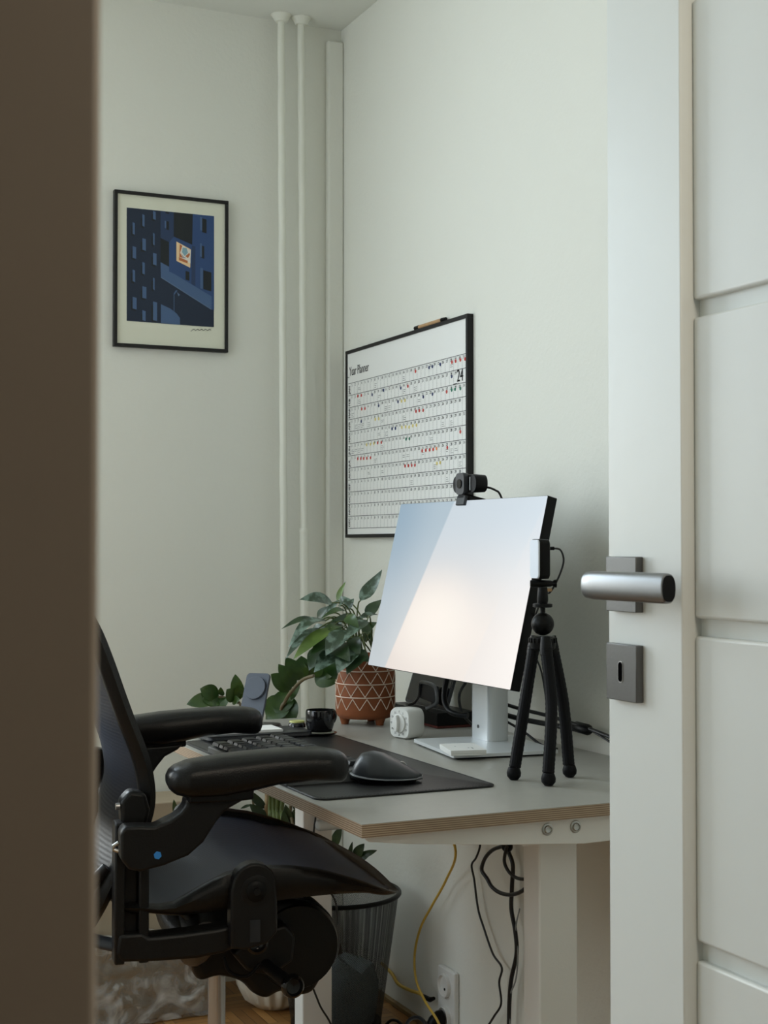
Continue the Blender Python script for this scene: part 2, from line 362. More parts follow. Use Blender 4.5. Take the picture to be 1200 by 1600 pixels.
# wall with the doorway; camera stands in the hallway
DX0, DX1, DZ = .08, .885, 2.06
wf = MB(); wf.bb((LX, .35, 0), (DX0-.03, .45, CZ)); wf.bb((DX1+.03, .35, 0), (RX+.1, .45, CZ)); wf.bb((DX0-.03, .35, DZ+.03), (DX1+.03, .45, CZ))
struct(wf, 'wall_front', M['wall'], smooth=0)
jm = MB(); jm.bb((DX0-.03, .335, 0), (DX0, .46, DZ)); jm.bb((DX0-.12, .335, 0), (DX0-.03, .35, DZ+.09))
jm.bb((DX1, .335, 0), (DX1+.03, .46, DZ)); jm.bb((DX1+.03, .335, 0), (DX1+.12, .35, DZ+.09)); jm.bb((DX0-.03, .335, DZ), (DX1+.03, .46, DZ+.03)); jm.bb((DX0-.03, .335, DZ+.03), (DX1+.03, .35, DZ+.09))
struct(jm, 'trim_1', M['jamb'], bevel=.002)
# hallway shell
struct(MB().bb((-.9, -1.6, 0), (-.8, .35, 2.45)), 'wall_hall_left', M['hall'], smooth=0)
struct(MB().bb((1.5, -1.6, 0), (1.6, .35, 2.45)), 'wall_hall_right', M['hall'], smooth=0)
struct(MB().bb((-.9, -1.7, 0), (1.6, -1.6, 2.45)), 'wall_hall_rear', M['hall'], smooth=0)
struct(MB().bb((-.9, -1.7, 2.45), (1.6, .335, 2.55)), 'ceiling_hall', M['ceil'], smooth=0)
# window in the left wall
win = thing('window_1', None, None, (LX-.12, (WY0+WY1)/2, WZ0)); win['kind'] = 'structure'
f = MB()
for a, b in (((WY0, WZ0), (WY1, WZ0+.06)), ((WY0, WZ1-.06), (WY1, WZ1)), ((WY0, WZ0), (WY0+.06, WZ1)), ((WY1-.06, WZ0), (WY1, WZ1)), ((2.265, WZ0), (2.335, WZ1))):
    f.bb((LX-.15, a[0], a[1]), (LX-.09, b[0], b[1]))
f.build('window_frame', M['white'], win, bevel=.004)
MB().bb((LX-.122, WY0+.04, WZ0+.04), (LX-.118, WY1-.04, WZ1-.04)).build('window_glass', M['glass'], win, smooth=0)
MB().bb((LX-.09, WY0-.05, WZ0-.03), (LX+.14, WY1+.05, WZ0)).build('window_sill', M['white'], win, bevel=.008)
# shallow boxing strip in the corner and skirting
st = MB(); a = ony(512.5, 62, BY-.02); st.bb((a.x, BY-.022, 0), (RX, BY, a.z))
struct(st, 'trim_2', M['wall'], bevel=.006)
struct(MB().bb((RX-.012, 1.0, 0), (RX, BY, .012)), 'baseboard_right', M['cane'], bevel=.002)
# heating pipes
pg = 'white vertical heating pipes in the room corner'
def pipe(name, top, bot, r0, r1, zj, label):
    t = thing(name, label, 'pipe', (bot.x, bot.y, 0), group=pg)
    def at(z): k = (top.z-z)/(top.z-bot.z); return top.lerp(bot, k)
    MB().tube([at(.0), at(zj-.004)], r1, 20).build('pipe_shaft', M['pipe'], t)
    if r1 > r0: MB().tube([at(zj-.012), at(zj-.006), at(zj+.002)], [r1, r1+.0015, r1-.001], 20).build('sleeve_rim', M['pipe'], t)
    pts = []; rr = []
    k = 30
    for i in range(k+1):
        z = zj-.004+(CZ-.006-zj)*i/k; p = at(z); p.x += .0006*math.sin(i*1.7); pts.append(p); rr.append(r0*(1+.03*math.sin(i*2.3)))
    MB().tube(pts, rr, 20).build('upper_shaft', M['pipe'], t)
    p = at(CZ-.02)
    MB().lathe([(r0+.001, 0), (r0+.006, .001), (r0+.009, .006), (r0+.016, .017), (r0+.018, .0195)], (p.x, p.y, CZ-.02), 24).build('ceiling_collar', M['pipe'], t)
pipe('heating_pipe', ony(439.5, 60, 3.565), ony(444.5, 1090, 3.565), .0098, .0098, 1.0, 'plain slim white heating pipe, the one nearer the framed print')
pipe('heating_pipe', ony(470.5, 60, 3.565), ony(476.5, 1090, 3.565), .0095, .0115, 1.184, 'white heating pipe with a wider sleeve on its lower half, beside the corner')
# ---------------------------------------------------------------- door leaf (open 90 degrees) with recessed panels
dl = thing('door_1', None, None, (.85, .9, .01)); dl['kind'] = 'structure'
X0 = .83; YE = 1.2555; YS = 1.13; YH = .50
MB().bb((X0, YS, .01), (X0+.04, YE, 2.05)).build('latch_stile', M['door'], dl, bevel=.0015)
MB().bb((X0, YH, .01), (X0+.04, YH+.11, 2.05)).build('hinge_stile', M['door'], dl, bevel=.0015)
MB().bb((X0+.0225, YH+.11, .01), (X0+.032, YS, 2.05)).build('groove_backing', M['door'], dl)
gz = [(1.666, 1.682), (1.359, 1.376), (1.053, 1.070), (.745, .763), (.438, .455), (.13, .148)]
top = 2.05
for lo, hi in gz:
    MB().bb((X0+.0145, YH+.11, hi), (X0+.03, YS-.0002, top)).build('door_panel', M['door'], dl, bevel=.003, seg=3); top = lo
MB().bb((X0+.0145, YH+.11, .01), (X0+.03, YS-.0002, top)).build('door_panel', M['door'], dl, bevel=.003, seg=3)
hd = thing('door_handle', 'brushed dark grey lever handle on a square rose on the open door', 'door handle', (X0, 1.22, 1.10))
hd.parent = dl; hd.location = Vector((X0, 1.22, 1.10))-dl.location
for kk in ('category', 'label'): del hd[kk]
MB().bb((X0-.009, 1.1935, 1.073), (X0-.0002, 1.2465, 1.1285)).build('square_rose', M['gun'], hd, bevel=.0008)
MB().cyl((X0-.008, 1.219, 1.1005), (X0-.042, 1.219, 1.1005), .009).build('spindle', M['gun'], hd)
lv = MB(); ring = []
for y in (1.0895, 1.0905, 1.094, 1.21, 1.224, 1.2275):
    k = {1.0895: .86, 1.0905: .95, 1.094: 1, 1.21: 1, 1.224: .93, 1.2275: .8}[y]
    ring.append([Vector((X0-.0445+.0085*k*math.copysign(abs(math.cos(t))**.75, math.cos(t)), y, 1.1003+.0142*k*math.copysign(abs(math.sin(t))**.85, math.sin(t)))) for t in [2*math.pi*i/32 for i in range(32)]])
lv.loft(ring).build('lever', M['lever'], hd, smooth=30)
MB().loft([[p+Vector((0, -.0006, 0)) for p in ring[0]], ring[0]]).build('lever_end_shade', M['black'], hd)  # black layer paints in the shade on the lever's end towards the hallway
kp = thing('keyhole_plate', 'keyhole plate', 'x', (0, 0, 0)); kp.parent = dl; kp.location = Vector((X0, 1.22, 1.0))-dl.location
for kk in ('category', 'label'): del kp[kk]
MB().bb((X0-.009, 1.1935, .9835), (X0-.0002, 1.2465, 1.0405)).build('square_plate', M['gun'], kp, bevel=.0008)
def slot(x, sc_=1): return [Vector((x, 1.2205+.0036*sc_*math.cos(t), 1.0125+(.0065 if math.sin(t) >= 0 else -.0065)+.0036*sc_*math.sin(t)*1.0)) for t in [2*math.pi*(i+.5)/20 for i in range(20)]]
MB().loft([slot(X0-.0096, 1.22), slot(X0-.0088, 1.22)]).build('keyhole_rim', M['rimlight'], kp)
MB().loft([slot(X0-.0099), slot(X0-.009)]).build('keyhole', M['void'], kp)

# ---------------------------------------------------------------- framed print on the back wall
fpz = [(176.7, 297.5), (355.2, 316.3), (353, 552.9), (176, 541.9)]
px0, px1, pz0, pz1 = .891, 1.195, 1.646, 2.046
t = thing('framed_print', 'black framed print of blue night buildings with one lit window', 'picture', (1.043, BY, pz0))
y0, y1 = BY-.018, BY-.0005; fw_ = .0085
f = MB()
f.bb((px0, y0, pz0), (px1, y1, pz0+fw_)).bb((px0, y0, pz1-fw_), (px1, y1, pz1)).bb((px0, y0, pz0+fw_), (px0+fw_, y1, pz1-fw_)).bb((px1-fw_, y0, pz0+fw_), (px1, y1, pz1-fw_))
f.build('frame', M['blackm'], t, bevel=.001)
MB().bb((px0+fw_, y0+.006, pz0+fw_), (px1-fw_, y1, pz1-fw_)).build('mount_board', M['mount'], t)
# art sheet: flat shapes in thin printed layers
ART = {'dk': (.020, .030, .055), 'sky': (.018, .022, .026), 'mid': (.030, .052, .115), 'bl': (.035, .075, .19), 'lt': (.075, .13, .25), 'pl': (.12, .18, .30),
       'win': (.85, .62, .36), 'wo': (.5, .16, .06), 'wh': (.8, .74, .66), 'tq': (.25, .42, .5), 'gr': (.28, .33, .42)}
for k_, c in ART.items(): M['art_'+k_] = mat('print_'+k_, c, .55, spec=.3)
names = list(ART); art = MB()
def q(x, y, layer): p = ony(150+x/4.8, 270+y/4.8, y0+.0056-.00012*layer); return p
def poly(pts, c, layer): art.add([q(x, y, layer) for x, y in pts], [tuple(range(len(pts)))], names.index(c))
poly([(230, 260), (886, 325), (884, 1158), (230, 1110)], 'dk', 0)
poly([(484, 285), (886, 325), (886, 1030), (865, 1025), (487, 780)], 'bl', 1)
poly([(484, 285), (584, 295), (584, 480), (548, 520), (484, 485)], 'mid', 2)
poly([(583, 295), (726, 310), (722, 540), (583, 478)], 'sky', 2)
poly([(484, 487), (548, 520), (548, 705), (484, 670)], 'sky', 3)
poly([(484, 670), (548, 705), (548, 740), (590, 760), (868, 928), (866, 1025), (487, 782)], 'lt', 4)
poly([(487, 780), (866, 1022), (866, 1028), (487, 787)], 'pl', 5)
poly([(487, 790), (866, 1030), (884, 1040), (884, 1158), (487, 1130)], 'dk', 3)
poly([(720, 545), (745, 555), (745, 850), (715, 832)], 'mid', 4)
for (x, y, w_, h_) in [(525, 360, 22, 70), (795, 340, 34, 115), (790, 545, 22, 100), (805, 730, 60, 160), (672, 735, 28, 75), (522, 290, 26, 20)]:
    poly([(x, y), (x+w_, y+w_*.3), (x+w_, y+h_), (x, y+h_-w_*.3)], 'sky', 5)
for (x, y, w_, h_) in [(515, 358, 12, 60), (780, 330, 16, 105), (780, 527, 14, 105), (782, 712, 20, 160)]:
    poly([(x, y), (x+w_, y+4), (x+w_, y+h_), (x, y+h_-6)], 'lt', 6)
for x, ys in ((275, (370, 550, 725, 930)), (348, (310, 490, 668, 850, 1030)), (428, (285, 450, 600, 785, 965))):
    for i, y in enumerate(ys):
        w_ = (16, 26, 18, 30, 24)[i] if x != 428 else (20, 12, 26, 12, 30)[i]; h_ = min(95, 1105-y) if y < 960 else 1112-y
        h_ = 68 if (x == 428 and i == 0) else h_
        poly([(x-12, y+30), (x+w_-8, y+18), (x+w_-8, y+h_+12), (x-12, y+h_+2)] if y < 1000 else [(x-10, y+30), (x+w_-8, y+20), (x+w_-8, 1110), (x-10, 1106)], 'sky', 2)
        poly([(x, y), (x+w_, y+8), (x+w_, y+h_), (x, y+h_-8)], 'lt', 3)
poly([(487, 985), (560, 1020), (605, 1055), (630, 1090), (630, 1140), (487, 1128)], 'lt', 5)
poly([(603, 515), (712, 575), (706, 712), (603, 660)], 'win', 6)
poly([(628, 535), (710, 580), (708, 680), (625, 640)], 'wh', 7)
poly([(622, 632), (688, 660), (686, 680), (622, 655)], 'wo', 8)
poly([(628, 535), (648, 548), (630, 600), (655, 640), (625, 632)], 'wo', 8)
poly([(650, 560), (680, 565), (690, 600), (665, 625), (645, 595)], 'tq', 8)
poly([(670, 625), (700, 600), (705, 615), (690, 640)], 'wo', 8)
poly([(640, 605), (660, 632), (680, 640), (655, 640)], 'gr', 8)
poly([(583, 905), (588, 905), (588, 1120), (583, 1120)], 'lt', 7); poly([(583, 905), (600, 880), (612, 884), (590, 912)], 'lt', 7)
poly([(608, 895), (630, 915), (618, 925)], 'pl', 7)
art.build('print_sheet', [M['art_'+k_] for k_ in names], t, smooth=0)
sg = MB(); pts = [q(710+i*9, 1178+6*math.sin(i*1.9)+(10 if i == 0 else 0), 2) for i in range(18)]
sg.tube(smooth_path(pts, 4), .0006, 4).build('signature', M['ink'], t)

# ---------------------------------------------------------------- year planner on the side wall
PYa, PYb, PZ0, PZ1, PX = 2.843, 3.542, 1.160, 1.660, 1.507
t = thing('year_planner', 'black framed white year planner grid with coloured dots on the wall above the desk', 'wall planner', (RX, 3.19, PZ0))
f = MB(); fw_ = .009
f.bb((PX, PYa, PZ0), (RX-.0005, PYb, PZ0+fw_)).bb((PX, PYa, PZ1-fw_), (RX-.0005, PYb, PZ1)).bb((PX, PYa, PZ0+fw_), (RX-.0005, PYa+fw_, PZ1-fw_)).bb((PX, PYb-fw_, PZ0+fw_), (RX-.0005, PYb, PZ1-fw_))
f.build('frame', M['blackm'], t, bevel=.0008)
SXP = PX+.0035
MB().bb((SXP, PYa+fw_, PZ0+fw_), (RX-.001, PYb-fw_, PZ1-fw_)).build('planner_sheet', M['paper'], t)
YL, YR = 3.528, 2.853   # label column end and last column end
ZT, ZB = 1.5715, 1.185; RH = (ZT-ZB)/12
g = MB()
def strip(ya, yb, za, zb, m=0, l=.0002): g.add([(SXP-l, ya, za), (SXP-l, yb, za), (SXP-l, yb, zb), (SXP-l, ya, zb)], [(0, 1, 2, 3)], m)
for i in range(13): strip(YL, YR, ZT-RH*i-.0007, ZT-RH*i+.0007)
Y1 = YL-.018; CW = (Y1-YR)/31
for i in range(32):
    y = Y1-CW*i
    for r in range(12):
        if i >= 30 and r == 1: continue
        strip(y-.00045, y+.00045, ZT-RH*(r+1), ZT-RH*r, 1, .00015)
g.build('planner_grid', [M['ink'], M['inkl']], t, smooth=0)
dg = bpy.context.evaluated_depsgraph_get()
def text_verts(s, size):
    c = bpy.data.curves.new('t', 'FONT'); c.body = s; c.size = size; c.resolution_u = 2; o = bpy.data.objects.new('t', c); sc.collection.objects.link(o)
    bpy.context.view_layer.update(); me = o.evaluated_get(bpy.context.evaluated_depsgraph_get()).to_mesh()
    vs = [v.co.copy() for v in me.vertices]; fs = [tuple(p.vertices) for p in me.polygons]
    o.to_mesh_clear(); bpy.data.objects.remove(o); bpy.data.curves.remove(c); return vs, fs
def put(mb, s, size, fn, m=0, bold=0):
    vs, fs = text_verts(s, size); mb.add([fn(v.x, v.y) for v in vs], fs, m)
    if bold: mb.add([fn(v.x+bold, v.y) for v in vs], fs, m)
tx = MB()
put(tx, '_Year Planner', .034, lambda x, y: Vector((SXP-.0003, YL+.006-x*.72, 1.592+y)), bold=.0012)
tx.build('planner_title', M['ink'], t, smooth=0); tx = MB()
put(tx, '_24', .040, lambda x, y: Vector((SXP-.0004, 2.917-x*.80, 1.512+y)), bold=.0022)
tx.build('year_number', M['ink'], t, smooth=0)
for r, s in enumerate(('JAN', 'FEB', 'MAR', 'APR', 'MAY', 'JUN', 'JUL', 'AUG', 'SEP', 'OCT', 'NOV', 'DEC')):
    tx = MB(); put(tx, s, .0130, lambda x, y, r=r: Vector((SXP-.0003, YL-.013+y*1.2, ZT-RH*(r+1)+.003+x)), bold=.0012)
    tx.build('month_label', M['ink'], t, smooth=0)
nbs = [MB() for r in range(12)]
for d in range(31):
    vs, fs = text_verts(str(d+1), .0100)
    for r in range(12):
        if d >= (31, 29, 31, 30, 31, 30, 31, 31, 30, 31, 30, 31)[r]: continue
        for e_ in (0, .0007): nbs[r].add([Vector((SXP-.0002, Y1-CW*d-.004-v.x-e_, ZT-RH*r-.0095+v.y)) for v in vs], fs)
rnd = random.Random(4)
for k in range(46):
    r = rnd.randrange(0, 9 if k < 38 else 12); d = rnd.randrange(31)
    for q_ in range(rnd.choice((2, 3, 3))):
        y = Y1-CW*d-.004; z = ZT-RH*r-.018-q_*.0045; wd = rnd.uniform(.009, .017)
        nbs[r].add([(SXP-.0002, y, z), (SXP-.0002, y-wd, z), (SXP-.0002, y-wd, z+.0009), (SXP-.0002, y, z+.0009)], [(0, 1, 2, 3)])
for nb in nbs: nb.build('day_numbers', M['ink'], t, smooth=0)
M['dr'] = mat('red_dot', (.6, .05, .04), .5); M['db'] = mat('navy_dot', (.03, .05, .15), .5); M['dy'] = mat('yellow_dot', (.75, .62, .2), .5); M['dgn'] = mat('green_dot', (.02, .2, .12), .5); M['do'] = mat('orange_dot', (.9, .3, .12), .5)
dots = [('dr', [(502, 422), (742, 362), (766, 355), (797, 347), (828, 341), (122, 585), (145, 580), (452, 520), (148, 670), (169, 667), (505, 685), (527, 681), (552, 679), (253, 893), (277, 890), (797, 820), (546, 945), (570, 942), (595, 939), (618, 936), (711, 924), (122, 997), (142, 996), (161, 995), (182, 994), (206, 991), (433, 1045), (455, 1043), (477, 1041), (498, 1040), (707, 557)]),
        ('db', [(591, 397), (613, 390), (665, 377), (217, 576), (292, 547), (405, 532), (740, 456), (260, 648), (387, 622), (553, 590), (614, 572), (145, 752), (348, 800), (370, 797)]),
        ('dgn', [(740, 545), (762, 540), (797, 535), (440, 868), (462, 866)]),
        ('dy', [(237, 738), (260, 734), (410, 618), (432, 614), (412, 790), (437, 787), (460, 789), (484, 780), (508, 776), (180, 905), (205, 902), (228, 897), (643, 1028), (664, 1023)]), ('do', [(640, 930)])]
c0 = {}
for k_, pl in dots:
    for (x, y) in pl:
        p = onx(530+x/4.2125, 480+y/4.2125, SXP-.0006)
        if k_ not in c0:
            o = MB().lathe([(.0001, -.0002), (.0042, -.0002), (.0042, .0002), (.0001, .0002)], (0, 0, 0), 14, axis=(1, 0, 0)).build('dot_sticker', M[k_], t, local=True); c0[k_] = o
        else:
            o = c0[k_].copy(); sc.collection.objects.link(o); o.parent = t
        o.location = p-t.location
# pen lying along the top of the planner frame
t = thing('marker_pen', 'wooden pen with black ends lying on top of the year planner frame', 'pen', (1.513, 3.04, PZ1))
ya, yb = 3.122, 2.962; zc = PZ1+.0052
MB().tube([(1.514, ya-.02, zc), (1.514, yb+.02, zc)], .0048, 12).build('pen_barrel', M['wood'], t)
MB().tube([(1.514, ya+.002, zc), (1.514, ya-.021, zc)], .0052, 12).build('pen_cap', M['black'], t)
MB().tube([(1.514, yb+.021, zc), (1.514, yb, zc)], [.0052, .004], 12).build('pen_end', M['black'], t)
# ---------------------------------------------------------------- desk
DZT = .746
t = thing('standing_desk', 'grey topped desk with plywood edge and white steel legs against the wall', 'desk', (1.16, 2.46, 0))
DA, DB = (.820, 1.866), (1.508, 3.075)
MB().bb((DA[0], DA[1], DZT-.0195), (DB[0], DB[1], DZT-.0009)).build('plywood_core', M['ply'], t)
MB().bb((DA[0], DA[1], DZT-.0009), (DB[0], DB[1], DZT)).build('desk_top', M['desk'], t)
for y in (1.948, 2.957):
    lg = MB().bb((1.158, y, .02), (1.228, y+.05, .70)).build('leg', M['whitemetal'], t, bevel=.003)
    MB().bb((.86, y-.01, 0), (1.46, y+.06, .022)).build('foot', M['whitemetal'], lg, bevel=.004)
def bracket(yc):
    s = 1 if yc < 2.4 else -1
    pts = [(.832, DZT-.0197), (1.50, DZT-.0197), (1.50, .703), (1.42, .694), (1.28, .684), (1.20, .683), (1.05, .694), (.90, .7085), (.838, .7165), (.832, .722)]
    b = MB().prism(pts, lambda p: Vector((p[0], yc, p[1])), lambda p: Vector((p[0], yc+.004*s, p[1]))).build('side_bracket', M['whitemetal'], t, bevel=.001)
    if s > 0:
        for x in (1.134, 1.184):
            bo = MB().lathe([(.0095, 0), (.0095, .0015), (.0085, .002), (.0065, .0022), (.006, .005), (.0052, .0055), (.0046, .004), (.003, .0035)], (x, yc, .7105), 20, axis=(0, -1, 0)).build('bolt', M['steel'], b)
bracket(1.884); bracket(3.05)
MB().bb((1.17, 1.99, .69), (1.216, 2.96, .724)).build('crossbar', M['whitemetal'], t, bevel=.003)
MB().bb((1.10, 1.90, .684), (1.29, 2.02, .72)).build('mount_plate', M['whitemetal'], t, bevel=.003)
tb = [Vector((.846+x, 2.104, .7005)) for x in (0, .002, .006, .5)]
MB().tube(tb, [.004, .0075, .009, .009], 16).build('support_tube', M['whitemetal'], t)
# desk mat
t = MB(); cor = .022
def rrect(x0, x1, y0, y1, r, z, n=6):
    out = []
    for cx_, cy_, a0 in ((x1-r, y1-r, 0), (x0+r, y1-r, 90), (x0+r, y0+r, 180), (x1-r, y0+r, 270)):
        for i in range(n+1):
            a = math.radians(a0+90*i/n); out.append(Vector((cx_+r*math.cos(a), cy_+r*math.sin(a), z)))
    return out
MX0, MX1, MY0, MY1 = .832, 1.150, 2.062, 2.785
t = thing('desk_mat', 'black leather desk mat under the keyboard and mouse', 'desk mat', ((MX0+MX1)/2, (MY0+MY1)/2, DZT))
MB().loft([rrect(MX0, MX1, MY0, MY1, cor, DZT+.0002), rrect(MX0, MX1, MY0, MY1, cor, DZT+.0026), rrect(MX0+.001, MX1-.001, MY0+.001, MY1-.001, cor, DZT+.0034)]).build('mat_sheet', M['mat'], t, smooth=30)
st_ = MB(); pth = rrect(MX0+.005, MX1-.005, MY0+.005, MY1-.005, cor-.004, DZT+.0034, 5)
for i in range(len(pth)):
    a, b = pth[i], pth[(i+1) % len(pth)]; L = (b-a).length; nst = max(1, int(L/.006))
    for j in range(nst):
        p0 = a.lerp(b, j/nst); p1 = a.lerp(b, (j+.6)/nst)
        if (p1-p0).length > .001: st_.tube([p0, p1], .0006, 4)
st_.build('stitching', M['darkgrey'], t)
TZ = DZT+.0036
# laptop, closed, with a white sheet on it
R = Matrix.Rotation(math.radians(-2), 3, 'Z')
t = thing('closed_laptop', 'thin black closed laptop at the far end of the black desk mat', 'laptop', (.985, 2.79, TZ))
def rr3(cx_, cy_, w_, d_, r, z, ang=0):
    Rm = Matrix.Rotation(ang, 3, 'Z'); return [Vector((cx_, cy_, 0))+Rm @ p for p in [v-Vector((0, 0, 0)) for v in rrect(-w_/2, w_/2, -d_/2, d_/2, r, z)]]
MB().loft([rr3(.985, 2.79, .22, .10, .012, TZ+.0005), rr3(.985, 2.79, .224, .104, .014, TZ+.003), rr3(.985, 2.79, .222, .102, .013, TZ+.0075)]).build('laptop_body', M['darkgrey'], t, smooth=30)
MB().loft([rr3(.985, 2.79, .222, .102, .013, TZ+.0078), rr3(.985, 2.79, .222, .102, .013, TZ+.0108), rr3(.985, 2.79, .218, .098, .013, TZ+.0115)]).build('laptop_lid', M['darkgrey'], t, smooth=30)
MB().box((.965, 2.79, TZ+.0145), (.14, .075, .006), R=R).build('notepad', M['paper'], bevel=.001, label='white notepad lying on the closed black laptop', cat='notepad')
# keyboard
kb = thing('keyboard', 'compact black keyboard with grey rim on the desk mat under the armrest', 'keyboard', (.910, 2.405, TZ), math.radians(0))
kw, kl = .158, .43
b = MB(); n = 6
def rl(x0, x1, y0, y1, r, z0, z1): return [Vector((p.x, p.y, z0+(z1-z0)*(p.x-x0)/(x1-x0))) for p in rrect(x0, x1, y0, y1, r, 0)]
b.loft([rl(-kw/2, kw/2, -kl/2, kl/2, .008, .0005, .0005), rl(-kw/2, kw/2, -kl/2, kl/2, .008, .009, .020), rl(-kw/2+.002, kw/2-.002, -kl/2+.002, kl/2-.002, .007, .011, .022)])
b.build('keyboard_case', M['greyrim'], kb, local=True, smooth=30)
kc = None; rows = 5; pit = .0262
for r in range(rows):
    c = 0; y = kl/2-.006
    while y > -kl/2+.02 and c < 15:
        wk = pit*1.0*(1.0 if not (c == 0 and r < 4) else 1.25+.15*(4-r)/2)
        if r == 0 and c == 3: wk = pit*5.5
        if y-wk < -kl/2+.004: wk = y-(-kl/2+.004)
        if wk < .014: break
        xr = -kw/2+.0205+r*.0288; zc = .012+.011*(xr+kw/2)/kw
        kc = MB(); w2 = wk-.003; hh = .0262
        a = [Vector((xr+i*hh/2, y-wk/2+j*w2/2, zc)) for i, j in ((-1, -1), (1, -1), (1, 1), (-1, 1))]
        b_ = [Vector((xr+i*hh/2*.82, y-wk/2+j*w2/2*.86, zc+.0065)) for i, j in ((-1, -1), (1, -1), (1, 1), (-1, 1))]
        kc.loft([a, b_]).build('key', M['darkgrey'] if c else M['black'], kb, local=True, bevel=.0008)
        y -= wk; c += 1
# mouse
t = thing('computer_mouse', 'black sculpted mouse with a grey lower rim on the desk mat', 'mouse', (1.0, 2.168, TZ), math.radians(-26))
# local: +x towards the buttons; hump at -x
ringsm = []; ns = 26
for i in range(ns+1):
    s = i/ns; x = -.062+.118*s
    hw = interp([(0, .006), (.06, .022), (.25, .036), (.5, .040), (.75, .034), (.93, .022), (1, .007)], s)
    hz = interp([(0, .010), (.05, .030), (.15, .046), (.3, .0505), (.45, .047), (.7, .033), (.9, .020), (1, .013)], s)
    ringsm.append([Vector((x, hw*math.copysign(abs(math.cos(a))**.8, math.cos(a)), .009+(hz-.009)*max(0, math.sin(a))**.85 if math.sin(a) >= 0 else .009+.005*math.sin(a))) for a in [2*math.pi*k/28 for k in range(28)]])
MB().loft(ringsm).build('mouse_shell', mat('mouse_graphite', (.030, .034, .040), .38, spec=.5), t, local=True, smooth=70)
rim = []
for i in range(0, ns+1):
    s = i/ns; x = -.064+.121*s
    hw = interp([(0, .008), (.06, .026), (.25, .041), (.5, .045), (.75, .038), (.93, .024), (1, .009)], s)
    rim.append([Vector((x, hw*math.cos(a), .0075+.0035*math.sin(a)+.006*(1-s)**3)) for a in [2*math.pi*k/20 for k in range(20)]])
MB().loft(rim).build('mouse_rim', mat('mouse_rim_grey', (.16, .17, .18), .35), t, local=True, smooth=70)
MB().loft([[Vector((p.x*.9, p.y*.82, .0003)) for p in rrect(-.055, .05, -.038, .038, .02, 0)], [Vector((p.x*.95, p.y*.9, .006)) for p in rrect(-.055, .05, -.038, .038, .02, 0)]]).build('mouse_base', M['rubber'], t, local=True)
MB().cyl((.022, -.0045, .0235), (.022, .0045, .0235), .0095, n=24).build('scroll_wheel', M['steel'], t, local=True)
# cup on saucer
cc = Vector((1.117, 2.757, TZ))
t = thing('coffee_cup', 'black ceramic espresso cup standing on its saucer', 'cup', cc+Vector((0, 0, .0065)))
MB().lathe([(.019, .007), (.0245, .008), (.027, .014), (.0292, .022), (.0298, .034), (.0292, .049), (.0282, .0515), (.0268, .0515), (.0268, .046), (.0265, .016), (.0, .012)], cc, 48).build('cup_body', M['gloss'], t, smooth=60)
hdl = Matrix.Rotation(math.radians(20), 3, 'Z')
MB().tube(smooth_path([cc+hdl @ Vector(p) for p in ((.026, 0, .046), (.037, 0, .047), (.043, 0, .036), (.038, 0, .024), (.027, 0, .020))], 5), .0036, 10).build('cup_handle', M['gloss'], t)
MB().lathe([(.018, .0003), (.022, .0004), (.034, .0035), (.0355, .0052), (.034, .006), (.024, .0045), (.0, .0045)], cc, 48).build('saucer', M['gloss'], label='small black saucer under the black espresso cup', cat='saucer', smooth=60)
# small puck beside the cup
c = onz(464, 1146, DZT); c.z = TZ
t = thing('lens_cap', 'small black and white puck with a pale yellow top beside the black cup', 'puck', c)
MB().lathe([(.012, .0004), (.0135, .001), (.0135, .0055), (.012, .0065)], c, 28).build('white_foot', M['white'], t)
MB().lathe([(.018, .0068), (.019, .0085), (.0185, .010)], c, 32).build('white_ring', M['white'], t)
MB().lathe([(.0185, .0102), (.018, .017), (.016, .0195)], c, 32).build('black_band', M['gloss'], t)
tz = MB().lathe([(.0165, .0005), (.0155, .0035), (.0, .0042)], (0, 0, 0), 32); tz.v = [p+c+Vector((0, 0, .0198+.0)) for p in tz.v]
tz.build('yellow_top', mat('pale_yellow', (.55, .55, .18), .35), t)
# charging stand
bl, br, tr_, tl = atd(371, 1140, 3.07), atd(405, 1148, 3.07), atd(426, 1055, 3.10), atd(389, 1052, 3.10)
t = thing('charging_stand', 'slate grey tilted phone charging stand with a round pad', 'charging stand', (1.035, 2.935, DZT))
u_ = (br-bl)*.5+(tr_-tl)*.5; v_ = (tl+tr_)*.5-(bl+br)*.5; nrm = u_.cross(v_).normalized(); cen = (bl+br+tr_+tl)/4
u1 = u_.normalized(); v1 = nrm.cross(u1); W_ = .058; H_ = .112
cen = Vector((1.033, 2.925, .812)); nrm = Vector((-.70, -.58, .36)).normalized(); u1 = Vector((.66, -.75, 0)); u1 = (u1-nrm*u1.dot(nrm)).normalized(); v1 = nrm.cross(u1)
if v1.z < 0: v1 = -v1
def pl(a, b, c_=0): return cen+u1*a+v1*b+nrm*c_
def rp(w_, h_, r, c_): return [pl(p.x, p.y, c_) for p in rrect(-w_/2, w_/2, -h_/2, h_/2, r, 0)]
MB().loft([rp(W_, H_, .009, -.004), rp(W_, H_, .009, 0), rp(W_-.002, H_-.002, .008, .0012)]).build('stand_plate', M['slate'], t, smooth=35)
MB().loft([[pl(.0+.0255*math.cos(a), .022+.0255*math.sin(a), h) for a in [2*math.pi*i/48 for i in range(48)]] for h in (.001, .0065)]+[[pl(.0248*math.cos(a), .022+.0248*math.sin(a), .0072) for a in [2*math.pi*i/48 for i in range(48)]]]).build('charging_pad', M['slate'], t, smooth=35)
MB().loft([rp(W_-.01, H_-.02, .006, -.0095), rp(W_-.006, H_-.012, .006, -.0045)]).build('back_cover', M['rubber'], t)
